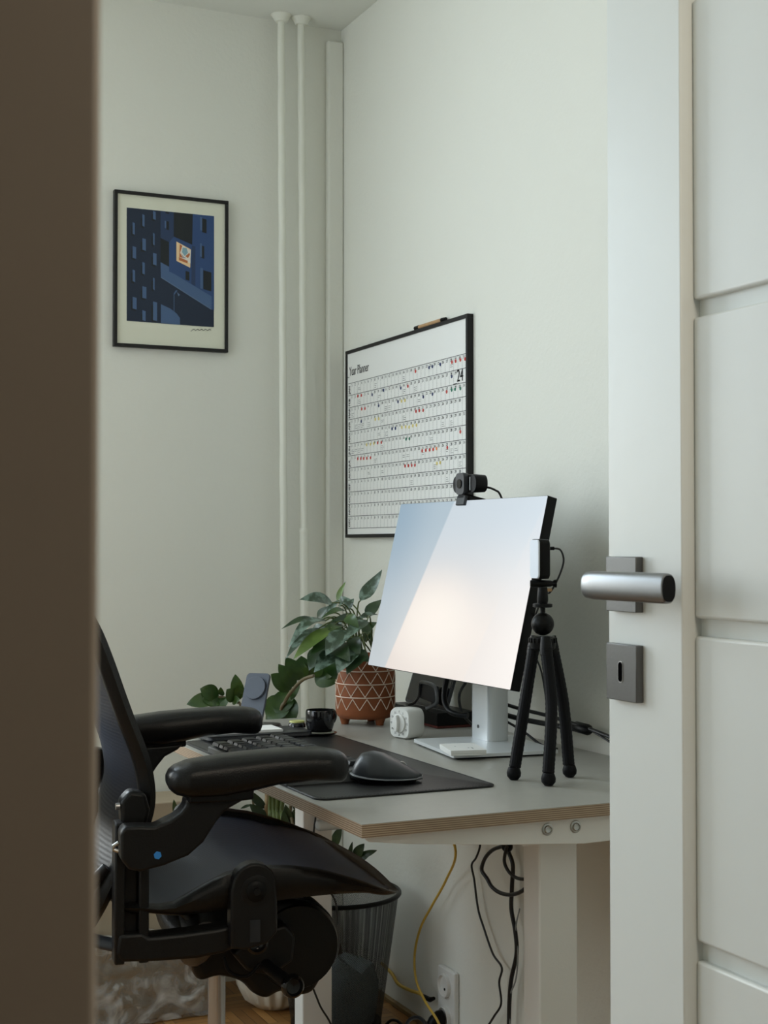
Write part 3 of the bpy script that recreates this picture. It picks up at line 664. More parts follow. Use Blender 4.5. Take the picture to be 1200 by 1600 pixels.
MB().loft([rr3(1.045, 2.930, .10, .06, .026, DZT+.0003, math.radians(-40)), rr3(1.045, 2.930, .102, .062, .027, DZT+.005, math.radians(-40)), rr3(1.045, 2.930, .096, .056, .026, DZT+.0115, math.radians(-40))]).build('stand_base', M['darkgrey'], t, smooth=40)

# ---------------------------------------------------------------- monitor
t = thing('monitor', 'large monitor showing a pale blue and peach picture on a silver stand', 'monitor', (1.30, 2.45, DZT))
Rp = Matrix.Rotation(math.radians(-7), 3, 'Z'); pc = Vector((1.335, 2.452, DZT))
def plate(z, e=0): return [pc+Rp @ Vector((p.x, p.y, 0))+Vector((0, 0, z)) for p in rrect(-.105+e, .105-e, -.115+e, .115-e, .004, 0)]
MB().loft([plate(.0003, .006), plate(.0035, .006)]).build('stand_foot_pad', M['rubber'], t)
MB().loft([plate(.0036), plate(.0095), plate(.010, .0006)]).build('stand_base', M['alu'], t, smooth=30)
def colr(z, lean=0): return [Vector((1.381+lean, 2.512, z))+Matrix.Rotation(math.radians(2), 3, 'Z') @ p for p in rrect(-.024, .024, -.036, .036, .010, 0)]
cl = MB().loft([colr(DZT+.0102), colr(1.10)]).build('stand_column', M['alu'], t, smooth=40)
MB().loft([[Vector((1.356, 2.516+.004*math.cos(a), DZT+.036+.0035*math.sin(a))) for a in [2*math.pi*i/16 for i in range(16)]], [Vector((1.3575, 2.516+.004*math.cos(a), DZT+.036+.0035*math.sin(a))) for a in [2*math.pi*i/16 for i in range(16)]]]).build('column_logo', M['greyrim'], cl)
MB().tube(smooth_path([(1.352, 2.55, .800), (1.335, 2.575, .802), (1.330, 2.60, .812), (1.332, 2.615, .84), (1.345, 2.61, .90)], 6), .006, 10).build('cable_hook', M['black'], cl)
MC = Vector((1.2812, 2.49, 1.0578)); yw = math.radians(180.95); tl_ = math.radians(12.9); MWd, MHt = .590, .3508
nn = Vector((math.cos(yw)*math.cos(tl_), math.sin(yw)*math.cos(tl_), math.sin(tl_))); ru = Vector((-math.sin(yw), math.cos(yw), 0))
rm = -ru if False else ru
uu = nn.cross(rm)
Mm = Matrix((( rm.x, uu.x, nn.x), (rm.y, uu.y, nn.y), (rm.z, uu.z, nn.z))).to_4x4(); Mm.translation = MC-t.location
hd = MB()
def mr_(w_, h_, r, z): return [Vector((p.x, p.y, z)) for p in rrect(-w_/2, w_/2, -h_/2, h_/2, r, 0, 4)]
hd.loft([mr_(MWd-.22, MHt-.12, .01, -.048), mr_(MWd-.14, MHt-.08, .01, -.025), mr_(MWd-.02, MHt-.02, .008, -.024), mr_(MWd-.001, MHt-.001, .003, -.020), mr_(MWd, MHt, .003, -.002), mr_(MWd-.001, MHt-.001, .003, -.0004)])
hb = hd.build('housing', M['black'], t, local=True, smooth=30); hb.matrix_local = Mm
sb = MB().loft([mr_(MWd-.0022, MHt-.0022, .002, -.001), mr_(MWd-.0022, MHt-.0022, .002, .0003)]).build('screen', M['screen'], t, local=True, smooth=0); sb.matrix_local = Mm
mb_ = MB().bb((-.05, -.05, -.085), (.05, .05, -.050)).build('tilt_mount', M['black'], t, local=True, bevel=.004); mb_.matrix_local = Mm
# webcam clipped on the monitor's top edge
def mp(x, y, z): return MC+rm*x+uu*y+nn*z
wx = (735-626)/230*MWd-MWd/2
t = thing('webcam', 'small black webcam clipped on the top edge of the monitor', 'webcam', mp(wx, MHt/2, 0))
wc = mp(wx, MHt/2+.0315, .006)
fwd = Vector((nn.x, nn.y, 0)).normalized(); sd = Vector((rm.x, rm.y, 0)).normalized(); zz_ = Vector((0, 0, 1))
def wp(a, b, c_): return wc+sd*a+zz_*b+fwd*c_
def wr(w_, h_, r, c_): return [wp(p.x, p.y, c_) for p in rrect(-w_/2, w_/2, -h_/2, h_/2, r, 0, 5)]
MB().loft([wr(.075, .024, .010, -.030), wr(.094, .034, .014, -.026), wr(.096, .036, .016, -.004), wr(.094, .034, .015, 0)]).build('camera_body', M['black'], t, smooth=40)
MB().loft([wr(.034, .042, .010, -.002), wr(.036, .044, .011, .006), wr(.034, .042, .010, .0105)]).build('lens_housing', M['darkgrey'], t, smooth=40)
MB().loft([[wp(.009*math.cos(a), .009*math.sin(a), h) for a in [2*math.pi*i/24 for i in range(24)]] for h in (.010, .0125)]).build('lens', M['gloss'], t)
for sgn in (-1, 1):
    MB().loft([[wp(sgn*.024+x, y, h) for x, y in ((-.0012, -.013), (.0012, -.013), (.0012, .013), (-.0012, .013))] for h in (-.001, .0012)]).build('side_light', M['alu'], t)
MB().loft([[mp(wx+x, MHt/2+y, z) for x, y in ((-.017, -.012), (.017, -.012), (.017, .008), (-.017, .008))] for z in (.0008, .008)]).build('front_clip', M['darkgrey'], t, bevel=.002)
MB().loft([[mp(wx+x, MHt/2+y, z) for x, z in ((-.014, -.055), (.014, -.055), (.014, .008), (-.014, .008))] for y in (.0008, .012)]).build('clip_arm', M['black'], t, bevel=.002)
MB().loft([[mp(wx+x, MHt/2+y, z) for x, y in ((-.014, -.04), (.014, -.04), (.014, .01), (-.014, .01))] for z in (-.062, -.054)]).build('rear_clip', M['black'], t, bevel=.002)
MB().tube(smooth_path([wp(.030, -.006, -.026), wp(.040, -.012, -.045), wp(.044, -.03, -.06), wp(.03, -.12, -.10), wp(.0, -.25, -.11)], 6), .0022, 8).build('webcam_cable', M['cableblack'], t)
# stack of cards on the stand
Rc = math.radians(-14)
t = thing('card_box', 'small flat white box with grey print on the silver monitor base', 'card box', (1.248, 2.375, DZT+.0102))
cz = DZT+.0104
MB().loft([rr3(1.248, 2.375, .066, .093, .001, cz, Rc), rr3(1.248, 2.375, .066, .093, .001, cz+.0035, Rc)]).build('box_tray', M['paper'], t)
MB().loft([rr3(1.248, 2.375, .067, .094, .001, cz+.0038, Rc), rr3(1.248, 2.375, .067, .094, .001, cz+.0095, Rc)]).build('box_lid', M['paper'], t)
pr_ = MB(); RcM = Matrix.Rotation(Rc, 3, 'Z')
for k, (dx_, y0_, l_) in enumerate(((.012, -.012, .045), (.006, -.012, .036), (-.014, .005, .025))):
    pr_.add([Vector((1.248, 2.375, 0))+RcM @ Vector((dx_+a, y0_+b_, 0))+Vector((0, 0, cz+.0096)) for a, b_ in ((0, 0), (.003, 0), (.003, -l_+.03), (0, -l_+.03))], [(0, 1, 2, 3)])
pr_.build('printed_lines', M['inkl'], t, smooth=0)
# kitchen timer
tc_ = Vector((1.272, 2.664, DZT))
ta = math.radians(158+40)
Rt = Matrix.Rotation(math.radians(0), 3, 'Z')
t = thing('kitchen_timer', 'white square timer with a round numbered dial', 'timer', tc_)
tf = Vector((-.96, -.27, 0)).normalized(); ts = Vector((tf.y, -tf.x, 0))*-1
ts = Vector((-tf.y, tf.x, 0)); ts = -ts if ts.y > 0 else ts  # to the viewer's right when facing the dial
def tp(a, b, c_): return tc_+Vector((0, 0, .0315))+ts*a+Vector((0, 0, 1))*b+tf*c_
def tr2(w_, r, c_): return [tp(p.x, p.y, c_) for p in rrect(-w_/2, w_/2, -w_/2, w_/2, r, 0, 6)]
MB().loft([tr2(.052, .014, -.023), tr2(.060, .016, -.019), tr2(.062, .016, .016), tr2(.057, .014, .0215)]).build('timer_body', M['white'], t, smooth=45)
MB().loft([[tp(r_*math.cos(a), r_*math.sin(a), h) for a in [2*math.pi*i/40 for i in range(40)]] for r_, h in ((.0195, .0215), (.019, .0245), (.018, .025))]).build('dial', M['white'], t, smooth=40)
MB().loft([[tp(.0165*math.cos(a)*.28, .0175*math.sin(a), h) for a in [2*math.pi*i/24 for i in range(24)]] for h in (.025, .032)]).build('dial_grip', M['white'], t, bevel=.001)
nm = MB()
for k in range(12):
    a = math.pi/2-2*math.pi*k/12; s = str(k*5)
    put(nm, s, .0062, lambda x, y, a=a, s=s: tp(.0238*math.cos(a)-.0018*len(s)+x, .0238*math.sin(a)-.0022+y, .0218))
for i in range(60):
    a = 2*math.pi*i/60; c1, s1 = math.cos(a), math.sin(a)
    nm.add([tp(.0196*c1-.0002*s1, .0196*s1+.0002*c1, .0218), tp(.0206*c1-.0002*s1, .0206*s1+.0002*c1, .0218), tp(.0206*c1+.0002*s1, .0206*s1-.0002*c1, .0218), tp(.0196*c1+.0002*s1, .0196*s1-.0002*c1, .0218)], [(0, 1, 2, 3)])
nm.build('dial_numbers', M['ink'], t, smooth=0)

# ---------------------------------------------------------------- black dock, standing panel and earphone holder behind the monitor
t = thing('docking_station', 'low black docking box with a dark red underside behind the monitor stand', 'docking station', (1.44, 2.85, DZT))
MB().bb((1.392, 2.765, DZT+.0005), (1.482, 2.995, DZT+.006)).build('red_underside', M['redp'], t, bevel=.001)
MB().bb((1.390, 2.763, DZT+.0062), (1.484, 2.997, DZT+.034)).build('dock_body', M['black'], t, bevel=.0015)
MB().bb((1.389, 2.83, DZT+.012), (1.3897, 2.90, DZT+.028)).build('front_ports', M['gloss'], t)
c = atd(652, 1128, 2.93)
t = thing('tablet', 'dark grey tablet leaning upright on the black docking box', 'tablet', (1.45, 2.86, DZT+.034))
a0 = Vector((1.425, 2.985, DZT+.0345)); sl = Vector((.045, 0, .14)); 
tb_ = MB(); nv = Vector((-.95, 0, .3)).normalized()
def tq(s_, h_, o_): return a0+Vector((0, -1, 0))*s_+sl.normalized()*h_+nv*o_
tb_.loft([[tq(p.x, p.y, o_) for p in rrect(0, .205, 0, .145, .008, 0)] for o_ in (0, .007)]); tb_.build('tablet_shell', M['darkgrey'], t, bevel=.001)
MB().loft([[tq(p.x, p.y, o_) for p in rrect(.006, .199, .006, .139, .004, 0)] for o_ in (.0071, .0075)]).build('tablet_screen', M['gloss'], t)
t = thing('earphone_stand', 'curved grey holder with two feet on the black docking box', 'stand', (1.405, 2.84, DZT+.0345))
zb = DZT+.0345; X_ = 1.402; YO = -.068
arch = smooth_path([(X_-.012, 2.972, zb+.004), (X_-.004, 2.958, zb+.010), (X_+.001, 2.946, zb+.026), (X_, 2.940, zb+.050), (X_, 2.930, zb+.057), (X_, 2.890, zb+.057), (X_, 2.866, zb+.052), (X_, 2.857, zb+.036), (X_, 2.858, zb+.018), (X_-.006, 2.876, zb+.008), (X_-.012, 2.884, zb+.004)], 5)
arch = [p+Vector((0, YO, 0)) for p in arch]
MB().tube(arch, .0042, 10, flat=(1, .7)).build('holder_arch', M['greyrim'], t)
MB().prism([(2.946, .020), (2.862, .014), (2.862, .054), (2.944, .058)], lambda p: Vector((X_+.002, p[0]+YO, zb+p[1])), lambda p: Vector((X_+.010, p[0]+YO, zb+p[1]))).build('holder_plate', M['darkgrey'], t, bevel=.003)

# ---------------------------------------------------------------- tripod with video light
tq0 = Vector((1.262, 2.115, .965))
t = thing('flexible_tripod', 'black mini tripod with textured flexible legs on the desk end', 'tripod', (1.262, 2.115, DZT))
feet = [onz(803, 1208, DZT+.0115), onz(857, 1217, DZT+.0115), onz(890, 1204, DZT+.0115)]
tops = [atd(834, 1010, 2.44), atd(853, 1012, 2.40), atd(863, 1010, 2.46)]
for k in range(3):
    a, b = tops[k], feet[k]; bow = [(0, 0, 0), (.006, -.004, 0), (.006, 0, 0)][k]
    mid = a.lerp(b, .45)+Vector(bow); pth = smooth_path([a, mid, b+(a-b).normalized()*.010], 26); n_ = len(pth)
    rr = [(.0098+(.0005 if i % 2 else 0))*(1.0 if i > 3 else 1.04) for i in range(n_)]
    lg = MB().tube(pth, rr, 14).build('leg', M['rubber'], t, smooth=25)
    MB().lathe([(.0005, -.0112), (.007, -.0105), (.0115, -.005), (.0122, .001), (.0105, .007), (.009, .010), (.0005, .0102)], b, 20).build('rubber_foot', M['rubber'], lg, smooth=60)
    MB().tube([a+(a-b).normalized()*.018, a, a-(a-b).normalized()*.012], [.0085, .0105, .0105], 14).build('leg_socket', M['black'], lg)
hc = atd(848, 1000, 2.43); hx, hy = hc.x, hc.y
cz = atd(848, 1002, 2.43).z
MB().lathe([(.014, -.016), (.021, -.012), (.0225, -.002), (.0225, .006), (.020, .0085)], (hx, hy, cz), 32).build('collar', M['black'], t, smooth=40)
gr = MB()
for i in range(18):
    a = 2*math.pi*i/18; gr.box((hx+.0228*math.cos(a), hy+.0228*math.sin(a), cz+.002), (.003, .003, .008), R=Matrix.Rotation(a, 3, 'Z'))
gr.build('collar_grip', M['black'], t, bevel=.0006)
zb_ = atd(848, 975, 2.43).z
bl_ = MB().sphere((hx, hy, zb_), .0193, n=18).build('ball_head', M['black'], t, smooth=60)
kn = atd(853, 978, 2.41)
MB().cyl((hx, hy, zb_+.016), (hx, hy, atd(848, 942, 2.43).z), .0045).build('neck', M['black'], t)
zd = atd(848, 946, 2.43).z
MB().lathe([(.014, -.0035), (.0165, -.0025), (.0165, .0025), (.014, .0035)], (hx, hy, zd), 28).build('lock_disc', M['black'], t, smooth=30)
MB().tube([(hx, hy, zd+.003), (hx, hy, zd+.010), (hx, hy, zd+.022), (hx, hy, zd+.031)], [.0085, .0095, .0088, .0078], 18).build('hinge_block', M['black'], t)
kx = Vector((hx, hy, zd+.026)); MB().cyl(kx+RT*.008, kx+RT*.0155, .0028).build('brass_screw', M['wood'], t)
cl0 = Vector((hx, hy, zd+.037))
MB().tube([cl0-RT*.021, cl0-RT*.017, cl0+RT*.013, cl0+RT*.017], [.0055, .0065, .0055, .004], 14).build('clamp_bar', M['black'], t)
MB().tube([cl0+RT*.016, cl0+RT*.0195, cl0+RT*.0235], [.003, .0065, .0072], 12).build('clamp_knob', M['black'], t)
# light panel: face towards the chair
lc = atd(844, 873, 2.43); lf = Vector((-.985, .17, 0)).normalized(); lsd = Vector((-lf.y, lf.x, 0))
lc.z = (atd(844, 842, 2.43).z+atd(844, 905, 2.43).z)/2
t = thing('video_light', 'pocket video light panel with white face on top of the tripod', 'light', lc-Vector((0, 0, .034)))
def lp(a, b, c_): return lc+lsd*a+Vector((0, 0, 1))*b+lf*c_
def lr(w_, h_, r, c_): return [lp(p.x, p.y, c_) for p in rrect(-w_/2, w_/2, -h_/2, h_/2, r, 0, 5)]
MB().loft([lr(.036, .060, .006, -.011), lr(.042, .0665, .008, -.009), lr(.0425, .068, .008, .006), lr(.0415, .067, .008, .0082)]).build('light_body', M['black'], t, smooth=35)
MB().loft([lr(.0395, .065, .0075, .0083), lr(.0395, .065, .0075, .0105), lr(.038, .0635, .007, .0112)]).build('diffuser', mat('light_diffuser', (.80, .84, .92), .35, emit=(.8, .88, 1), estr=.04), t, smooth=35)
pa = lp(0, .018, -.011)
MB().tube([pa, pa+lf*-.014], .003, 10).build('cable_plug', M['black'], t)
c1 = pa+lf*-.013
MB().tube(smooth_path([c1, c1+Vector((.014, 0, -.003)), c1+Vector((.020, 0, -.022)), c1+Vector((.012, .004, -.05)), c1+Vector((-.004, .006, -.075)), atd(848, 925, 2.46), atd(838, 958, 2.52), atd(820, 990, 2.68), Vector((1.42, 2.38, .90)), Vector((1.46, 2.42, .80))], 8), .0017, 8).build('light_cable', M['cableblack'], label='thin black cable looping from the small video light down behind the tripod', cat='cable')
# cables on the back of the desk
def cable(name, pts, r, m_, label, group=None, k=8): return MB().tube(smooth_path(pts, k), r, 10).build(name, m_, label=label, cat='cable', group=group)
cable('display_cable', [(1.405, 2.56, .83), (1.44, 2.50, .815), (1.47, 2.42, .805), (1.492, 2.30, .790), (1.497, 2.20, .775), (1.497, 2.10, .757)], .0038, M['cableblack'], 'thick black cable from the monitor stand along the wall behind the tripod')
cable('power_cable', [(1.405, 2.55, .808), (1.44, 2.50, .795), (1.47, 2.40, .790), (1.485, 2.36, .788)], .0052, M['cableblack'], 'short black cord with a connector block behind the tripod legs')
a = Vector((1.485, 2.37, .792)); MB().tube([a, a+Vector((.003, -.006, 0)), a+Vector((.006, -.045, -.002)), a+Vector((.007, -.052, -.002))], [.006, .0105, .0105, .006], 10).build('cable_connector', M['black'], label='black barrel connector joining cables behind the tripod', cat='connector')
cable('thin_lead', [(1.41, 2.55, .80), (1.43, 2.47, .775), (1.445, 2.42, .752), (1.455, 2.38, .749)], .0026, M['cableblack'], 'thin black lead dropping to the desk behind the nearest tripod leg')
cable('thin_lead', [(1.492, 2.31, .788), (1.496, 2.26, .775), (1.498, 2.22, .760), (1.498, 2.17, .750)], .0022, M['cableblack'], 'thin black lead running from the barrel connector to the desk edge')
cable('coiled_lead', [(1.43, 2.66, .756), (1.40, 2.62, .77), (1.365, 2.60, .80), (1.36, 2.60, .84), (1.38, 2.58, .88)], .003, M['cableblack'], 'black lead hanging behind the screen beside the docking box')

# ---------------------------------------------------------------- patterned pot
pc = Vector((1.290, 2.917, DZT)); PR = .0655
t = thing('patterned_pot', 'terracotta pot with cream triangle pattern on small feet', 'plant pot', pc)
MB().lathe([(.0, .0145), (.055, .0145), (.0615, .018), (.0655, .026), (.0655, .150), (.0640, .1525), (.0600, .1525), (.0595, .150), (.0595, .132), (.0, .132)], pc, 64).build('pot_body', M['terra'], t, smooth=50)
for k in range(3):
    a = math.radians(30+120*k+20); f_ = pc+Vector((.046*math.cos(a), .046*math.sin(a), 0))
    MB().lathe([(.0, .0005), (.008, .0005), (.0095, .006), (.013, .0165), (.0, .0165)], f_, 20).build('foot', M['terra'], t, smooth=60)
pt = MB(); RR = PR+.0004
def onpot(a, z): return pc+Vector((RR*math.cos(a), RR*math.sin(a), z))
def line(a0, z0, a1, z1):
    k = 6; pt.tube([onpot(a0+(a1-a0)*i/k, z0+(z1-z0)*i/k) for i in range(k+1)], .00095, 5)
zs = [.0345, .063, .0915, .120, .148]; NT = 13
for r in range(4):
    zl, zh = zs[r]+.0012, zs[r+1]-.0012
    if r: pt.tube([onpot(2*math.pi*i/72, zs[r]-.0005) for i in range(72)], .0012, 5, closed=True)
    for i in range(NT):
        a0 = 2*math.pi*(i+.37*r)/NT; d = math.pi/NT
        line(a0+d, zl+.0, a0, zh-.002); line(a0+d, zl+.0, a0+2*d, zh-.002)
        if r < 3: pass
pt.build('triangle_pattern', M['glaze'], t, smooth=60)
MB().lathe([(.0, .1325), (.0593, .1325), (.0590, .139), (.0, .142)], pc, 32).build('potting_soil', M['soil'], t)

# leaves
def leaf(mb, base, tip, wd, droop=.12, fold=.25, roll=0, n=14, nrm=None, m=0, shape='heart'):
    base = Vector(base); tip = Vector(tip); d = tip-base; L = d.length
    side = d.cross(Vector((0, 0, 1)));
    if side.length < 1e-4: side = Vector((1, 0, 0))
    side.normalize(); up = side.cross(d).normalized()
    if nrm is not None:
        up = Vector(nrm); up = (up-d*(up.dot(d)/d.length_squared)).normalized(); side = d.cross(up).normalized()
    side, up = side*math.cos(roll)+up*math.sin(roll), up*math.cos(roll)-side*math.sin(roll)
    rows = []
    prof = [(0, .06), (.08, .55), (.2, .9), (.35, 1.0), (.55, .86), (.72, .60), (.86, .32), (.95, .12), (1, .01)] if shape == 'heart' else [(0, .05), (.06, .38), (.14, .66), (.26, .90), (.42, 1.0), (.58, .96), (.72, .80), (.84, .55), (.93, .28), (1, .02)]
    for i in range(n+1):
        s = i/n; c = base+d*s+up*(math.sin(math.pi*s)*droop*L)
        w_ = interp(prof, s)*wd/2; row = []
        for j in (-1, -.55, 0, .55, 1):
            wav = .02*wd*math.sin(s*9+j*2)*abs(j)
            row.append(c+side*w_*j+up*(abs(j)**1.3*w_*fold+wav))
        rows.append(row)
    mb.grid(rows, m)
def frond(parent, name, path, leaves, r, sm, lm):
    s_ = MB().tube(smooth_path(path, 6), r, 8).build(name, sm, parent, smooth=60)
    for (b, e, wd, kw_) in leaves:
        mb = MB(); leaf(mb, b, e, wd, **kw_); mb.build('leaf', lm if 'lm_' not in kw_ else kw_['lm_'], s_, smooth=80)
t = thing('potted_philodendron', 'silvery green leafy plant growing in the terracotta patterned pot', 'plant', pc+Vector((0, 0, .139)))
def z5(x, y, d): return atd(270+x/3.243, 880+y/3.243, d)
SC = 3.17/2246/3.243
pd = 3.13
LV = [ # base, tip, width(px in the zoom), depth base, depth tip, droop, roll, material
 ((950, 190), (1060, 33), 62, 3.16, 3.18, -.06, .9, 'silverleaf'),
 ((985, 275), (1058, 185), 55, 3.20, 3.24, .1, .5, 'darkleaf'), ((945, 278), (1040, 262), 26, 3.14, 3.16, .15, .3, 'silverleaf'),
 ((832, 190), (876, 93), 24, 3.2, 3.21, .05, .9, 'freshleaf'),
 ((806, 200), (640, 185), 62, 3.12, 3.08, .12, .7, 'silverleaf'),
 ((880, 232), (918, 180), 40, 3.15, 3.16, .1, .6, 'silverleaf'), ((842, 215), (905, 185), 44, 3.14, 3.12, .25, .5, 'silverleaf'),
 ((785, 258), (840, 185), 34, 3.13, 3.14, .05, .9, 'silverleaf'), ((735, 290), (800, 215), 45, 3.16, 3.15, .1, .8, 'darkleaf'),
 ((902, 272), (745, 285), 34, 3.12, 3.05, .22, .2, 'zzleaf'), ((935, 300), (800, 300), 40, 3.10, 3.06, .2, .3, 'darkleaf'),
 ((740, 295), (548, 335), 34, 3.10, 3.04, .16, .35, 'darkleaf'), ((775, 290), (585, 430), 52, 3.08, 3.0, .22, .4, 'silverleaf'),
 ((740, 330), (572, 485), 48, 3.07, 3.0, .12, .6, 'silverleaf'), ((800, 330), (608, 490), 62, 3.05, 2.99, .06, .8, 'freshleaf'),
 ((830, 370), (690, 470), 60, 3.08, 3.03, .06, .8, 'zzleaf'),
 ((985, 290), (862, 395), 58, 3.05, 3.0, .08, .9, 'silverleaf'), ((880, 345), (775, 470), 88, 3.04, 3.0, .1, 1.0, 'silverleaf'),
 ((925, 425), (835, 560), 92, 3.03, 2.99, .1, 1.0, 'silverleaf'), ((975, 440), (880, 565), 80, 3.03, 3.0, .1, .9, 'darkleaf'),
 ((770, 430), (690, 545), 82, 3.10, 3.06, .1, 1.0, 'darkleaf'), ((850, 450), (715, 555), 84, 3.06, 3.02, .1, .9, 'silverleaf'),
 ((870, 320), (740, 390), 50, 3.09, 3.03, .18, .4, 'zzleaf'), ((905, 300), (985, 310), 45, 3.1, 3.12, .12, .6, 'darkleaf'),
 ((860, 300), (900, 250), 40, 3.15, 3.18, .1, .8, 'darkleaf'), ((960, 350), (1035, 300), 48, 3.12, 3.14, .1, .8, 'zzleaf'),
 ((980, 400), (1010, 330), 40, 3.15, 3.2, .1, .8, 'zzleaf'), ((830, 420), (900, 500), 70, 3.04, 2.99, .12, .9, 'darkleaf'),
 ((800, 380), (860, 330), 50, 3.12, 3.16, .1, .7, 'darkleaf'), ((905, 380), (950, 470), 60, 3.05, 3.0, .1, .9, 'darkleaf'),
 ((790, 480), (830, 590), 70, 3.12, 3.09, .1, .9, 'zzleaf'), ((940, 470), (1000, 500), 50, 3.08, 3.04, .1, .7, 'darkleaf'),
 ((880, 270), (945, 330), 48, 3.06, 3.02, .12, .6, 'zzleaf'), ((700, 350), (790, 330), 50, 3.13, 3.1, .1, .7, 'silverleaf'),
 ((820, 280), (850, 370), 50, 3.14, 3.1, .1, .8, 'zzleaf')]
rnd = random.Random(8)
for (b, e, w_, d0, d1, dr, ro, lm) in LV:
    B = z5(*b, d0); E = z5(*e, d1)
    root = pc+Vector((rnd.uniform(-.028, .028), rnd.uniform(-.028, .028), .141))
    mid = root.lerp(B, .55)+Vector((0, 0, .03+.25*(root-B).length*.3))
    if B.z < pc.z+.19: mid.z = max(mid.z, pc.z+.19)
    stt = MB().tube(smooth_path([root, mid, B], 6), .0016, 6).build('leaf_stem', M['gstem'], t, smooth=60)
    mb = MB(); leaf(mb, B, E, w_*SC*1.3, droop=dr, fold=.18, nrm=(E-B).cross(RT*.3+UP).cross(E-B) if False else (-FW*.75+Vector((-.25, .1, .6)))); mb.build('leaf', M[lm], stt, smooth=80)

# ---------------------------------------------------------------- waxy plant in ribbed pot on the floor behind the desk
rc = Vector((1.25, 3.38, 0))
t = thing('ribbed_pot', 'cream ribbed ceramic pot on the parquet behind the desk', 'plant pot', rc)
rb = MB(); rings = []
for r, z in [(.035, .001), (.050, .002), (.075, .022), (.092, .055), (.100, .10), (.100, .15), (.094, .19), (.090, .195), (.084, .19), (.082, .16)]:
    rings.append([rc+Vector(((r*(1+(.045*math.cos(18*a) if 0 < z and r > .05 else 0)))*math.cos(a), (r*(1+(.045*math.cos(18*a) if r > .05 else 0)))*math.sin(a), z)) for a in [2*math.pi*i/144 for i in range(144)]])
rb.loft(rings).build('pot_body', M['ribbed'], t, smooth=60)
MB().lathe([(.0, .165), (.079, .165), (.078, .172), (.0, .176)], rc, 32).build('potting_soil', M['soil'], t)
t = thing('waxy_leaf_plant', 'tall plant with glossy green leaves on arching stems behind the desk', 'plant', rc+Vector((0, 0, .172)))
def S5(x, y, d=3.36): return z5(x, y, d)
so = rc+Vector((0, 0, .17))
def lf_(b, e, w_, db=3.36, de=3.34, dr=.08, fr='z'): return (S5(*b, db), S5(*e, de), w_*1.2*3.36/2246/3.243, dict(droop=dr, fold=.12, shape='oval', nrm=-FW+Vector((-.1, 0, .35))))
frond(t, 'arching_stem', [so+Vector((.01, -.02, 0)), so+Vector((.005, -.04, .3)), S5(545, 800, 3.36), S5(570, 700, 3.34), S5(610, 640, 3.32), S5(660, 590, 3.30), S5(715, 570, 3.28)], [
    lf_((600, 640), (497, 562), 75), lf_((575, 680), (478, 790), 110), lf_((595, 650), (520, 760), 90, dr=.05), lf_((585, 670), (590, 830), 88), lf_((560, 720), (470, 800), 60),
    lf_((620, 625), (535, 512), 62), lf_((650, 590), (572, 478), 70), lf_((670, 585), (650, 470), 90), lf_((700, 572), (745, 470), 90), lf_((720, 570), (830, 605), 85), lf_((745, 560), (830, 500), 90), lf_((640, 600), (600, 700), 30), lf_((655, 575), (660, 500), 60)], .0042, M['stem'], M['zzleaf'])
frond(t, 'leafy_stem', [so+Vector((-.02, 0, 0)), so+Vector((-.06, 0, .35)), S5(350, 760, 3.36), S5(325, 705, 3.36), S5(270, 682, 3.36), S5(232, 678, 3.36)], [
    lf_((240, 678), (70, 715), 66), lf_((232, 672), (138, 637), 70), lf_((232, 680), (150, 690), 75), lf_((240, 685), (262, 735), 62), lf_((225, 685), (180, 725), 60), lf_((250, 672), (243, 628), 28),
    lf_((325, 690), (272, 640), 66), lf_((340, 690), (316, 563), 58), lf_((350, 680), (330, 620), 50), lf_((300, 700), (340, 690), 40)], .0030, M['stem'], M['freshleaf' if False else 'zzleaf'])
def z6(x, y, d=3.36): return atd(230+x/3.243, 1220+y/3.243, d)
def lg_(b, e, w_, db=3.34, de=3.32): return (z6(*b, db), z6(*e, de), w_*1.1*3.36/2246/3.243, dict(droop=.08, fold=.15, shape='oval', nrm=-FW+Vector((-.2, 0, .4))))
frond(t, 'leafy_stem', [so+Vector((.0, .01, 0)), so+Vector((-.01, 0, .14)), z6(603, 185, 3.35), z6(606, 80, 3.36), z6(600, 40, 3.37)], [lg_((600, 140), (508, 47), 38), lg_((603, 188), (518, 118), 46), lg_((525, 122), (472, 142), 14)], .0045, M['cane'], M['darkleaf'])
for k, x in enumerate((622, 640, 658, 680)):
    s_ = frond(t, 'thick_stem', [so+Vector((.01*k-.01, .0, 0)), z6(x+5, 260, 3.36), z6(x, 150, 3.37), z6(x-6+k*5, 60, 3.38)], [], .0062, M['gstem'], M['darkleaf'])
frond(t, 'leafy_stem', [so+Vector((.03, .01, 0)), z6(740, 300, 3.34), z6(725, 150, 3.34), z6(740, 90, 3.34)], [lg_((735, 230), (700, 120), 44), lg_((745, 240), (760, 130), 50), lg_((710, 240), (690, 150), 36), lg_((740, 140), (790, 60), 50)], .004, M['stem'], M['darkleaf'])
frond(t, 'leafy_stem', [so+Vector((.04, .0, 0)), z6(985, 480, 3.3), z6(1035, 412, 3.28), z6(1045, 395, 3.28)], [lg_((945, 335), (985, 230), 45), lg_((1025, 400), (1040, 308), 22), lg_((1050, 395), (1100, 318), 48), lg_((1045, 400), (1165, 352), 34), lg_((1035, 412), (1120, 385), 36), lg_((1010, 395), (1005, 370), 12)], .0028, M['stem'], M['darkleaf'])
frond(t, 'leafy_stem', [so+Vector((-.03, -.01, 0)), so+Vector((-.09, .02, .12)), z6(330, 240, 3.36), z6(320, 190, 3.36)], [lg_((330, 200), (318, 92), 60), lg_((160, 200), (135, 95), 30), lg_((300, 220), (285, 130), 30)], .003, M['stem'], M['darkleaf'])

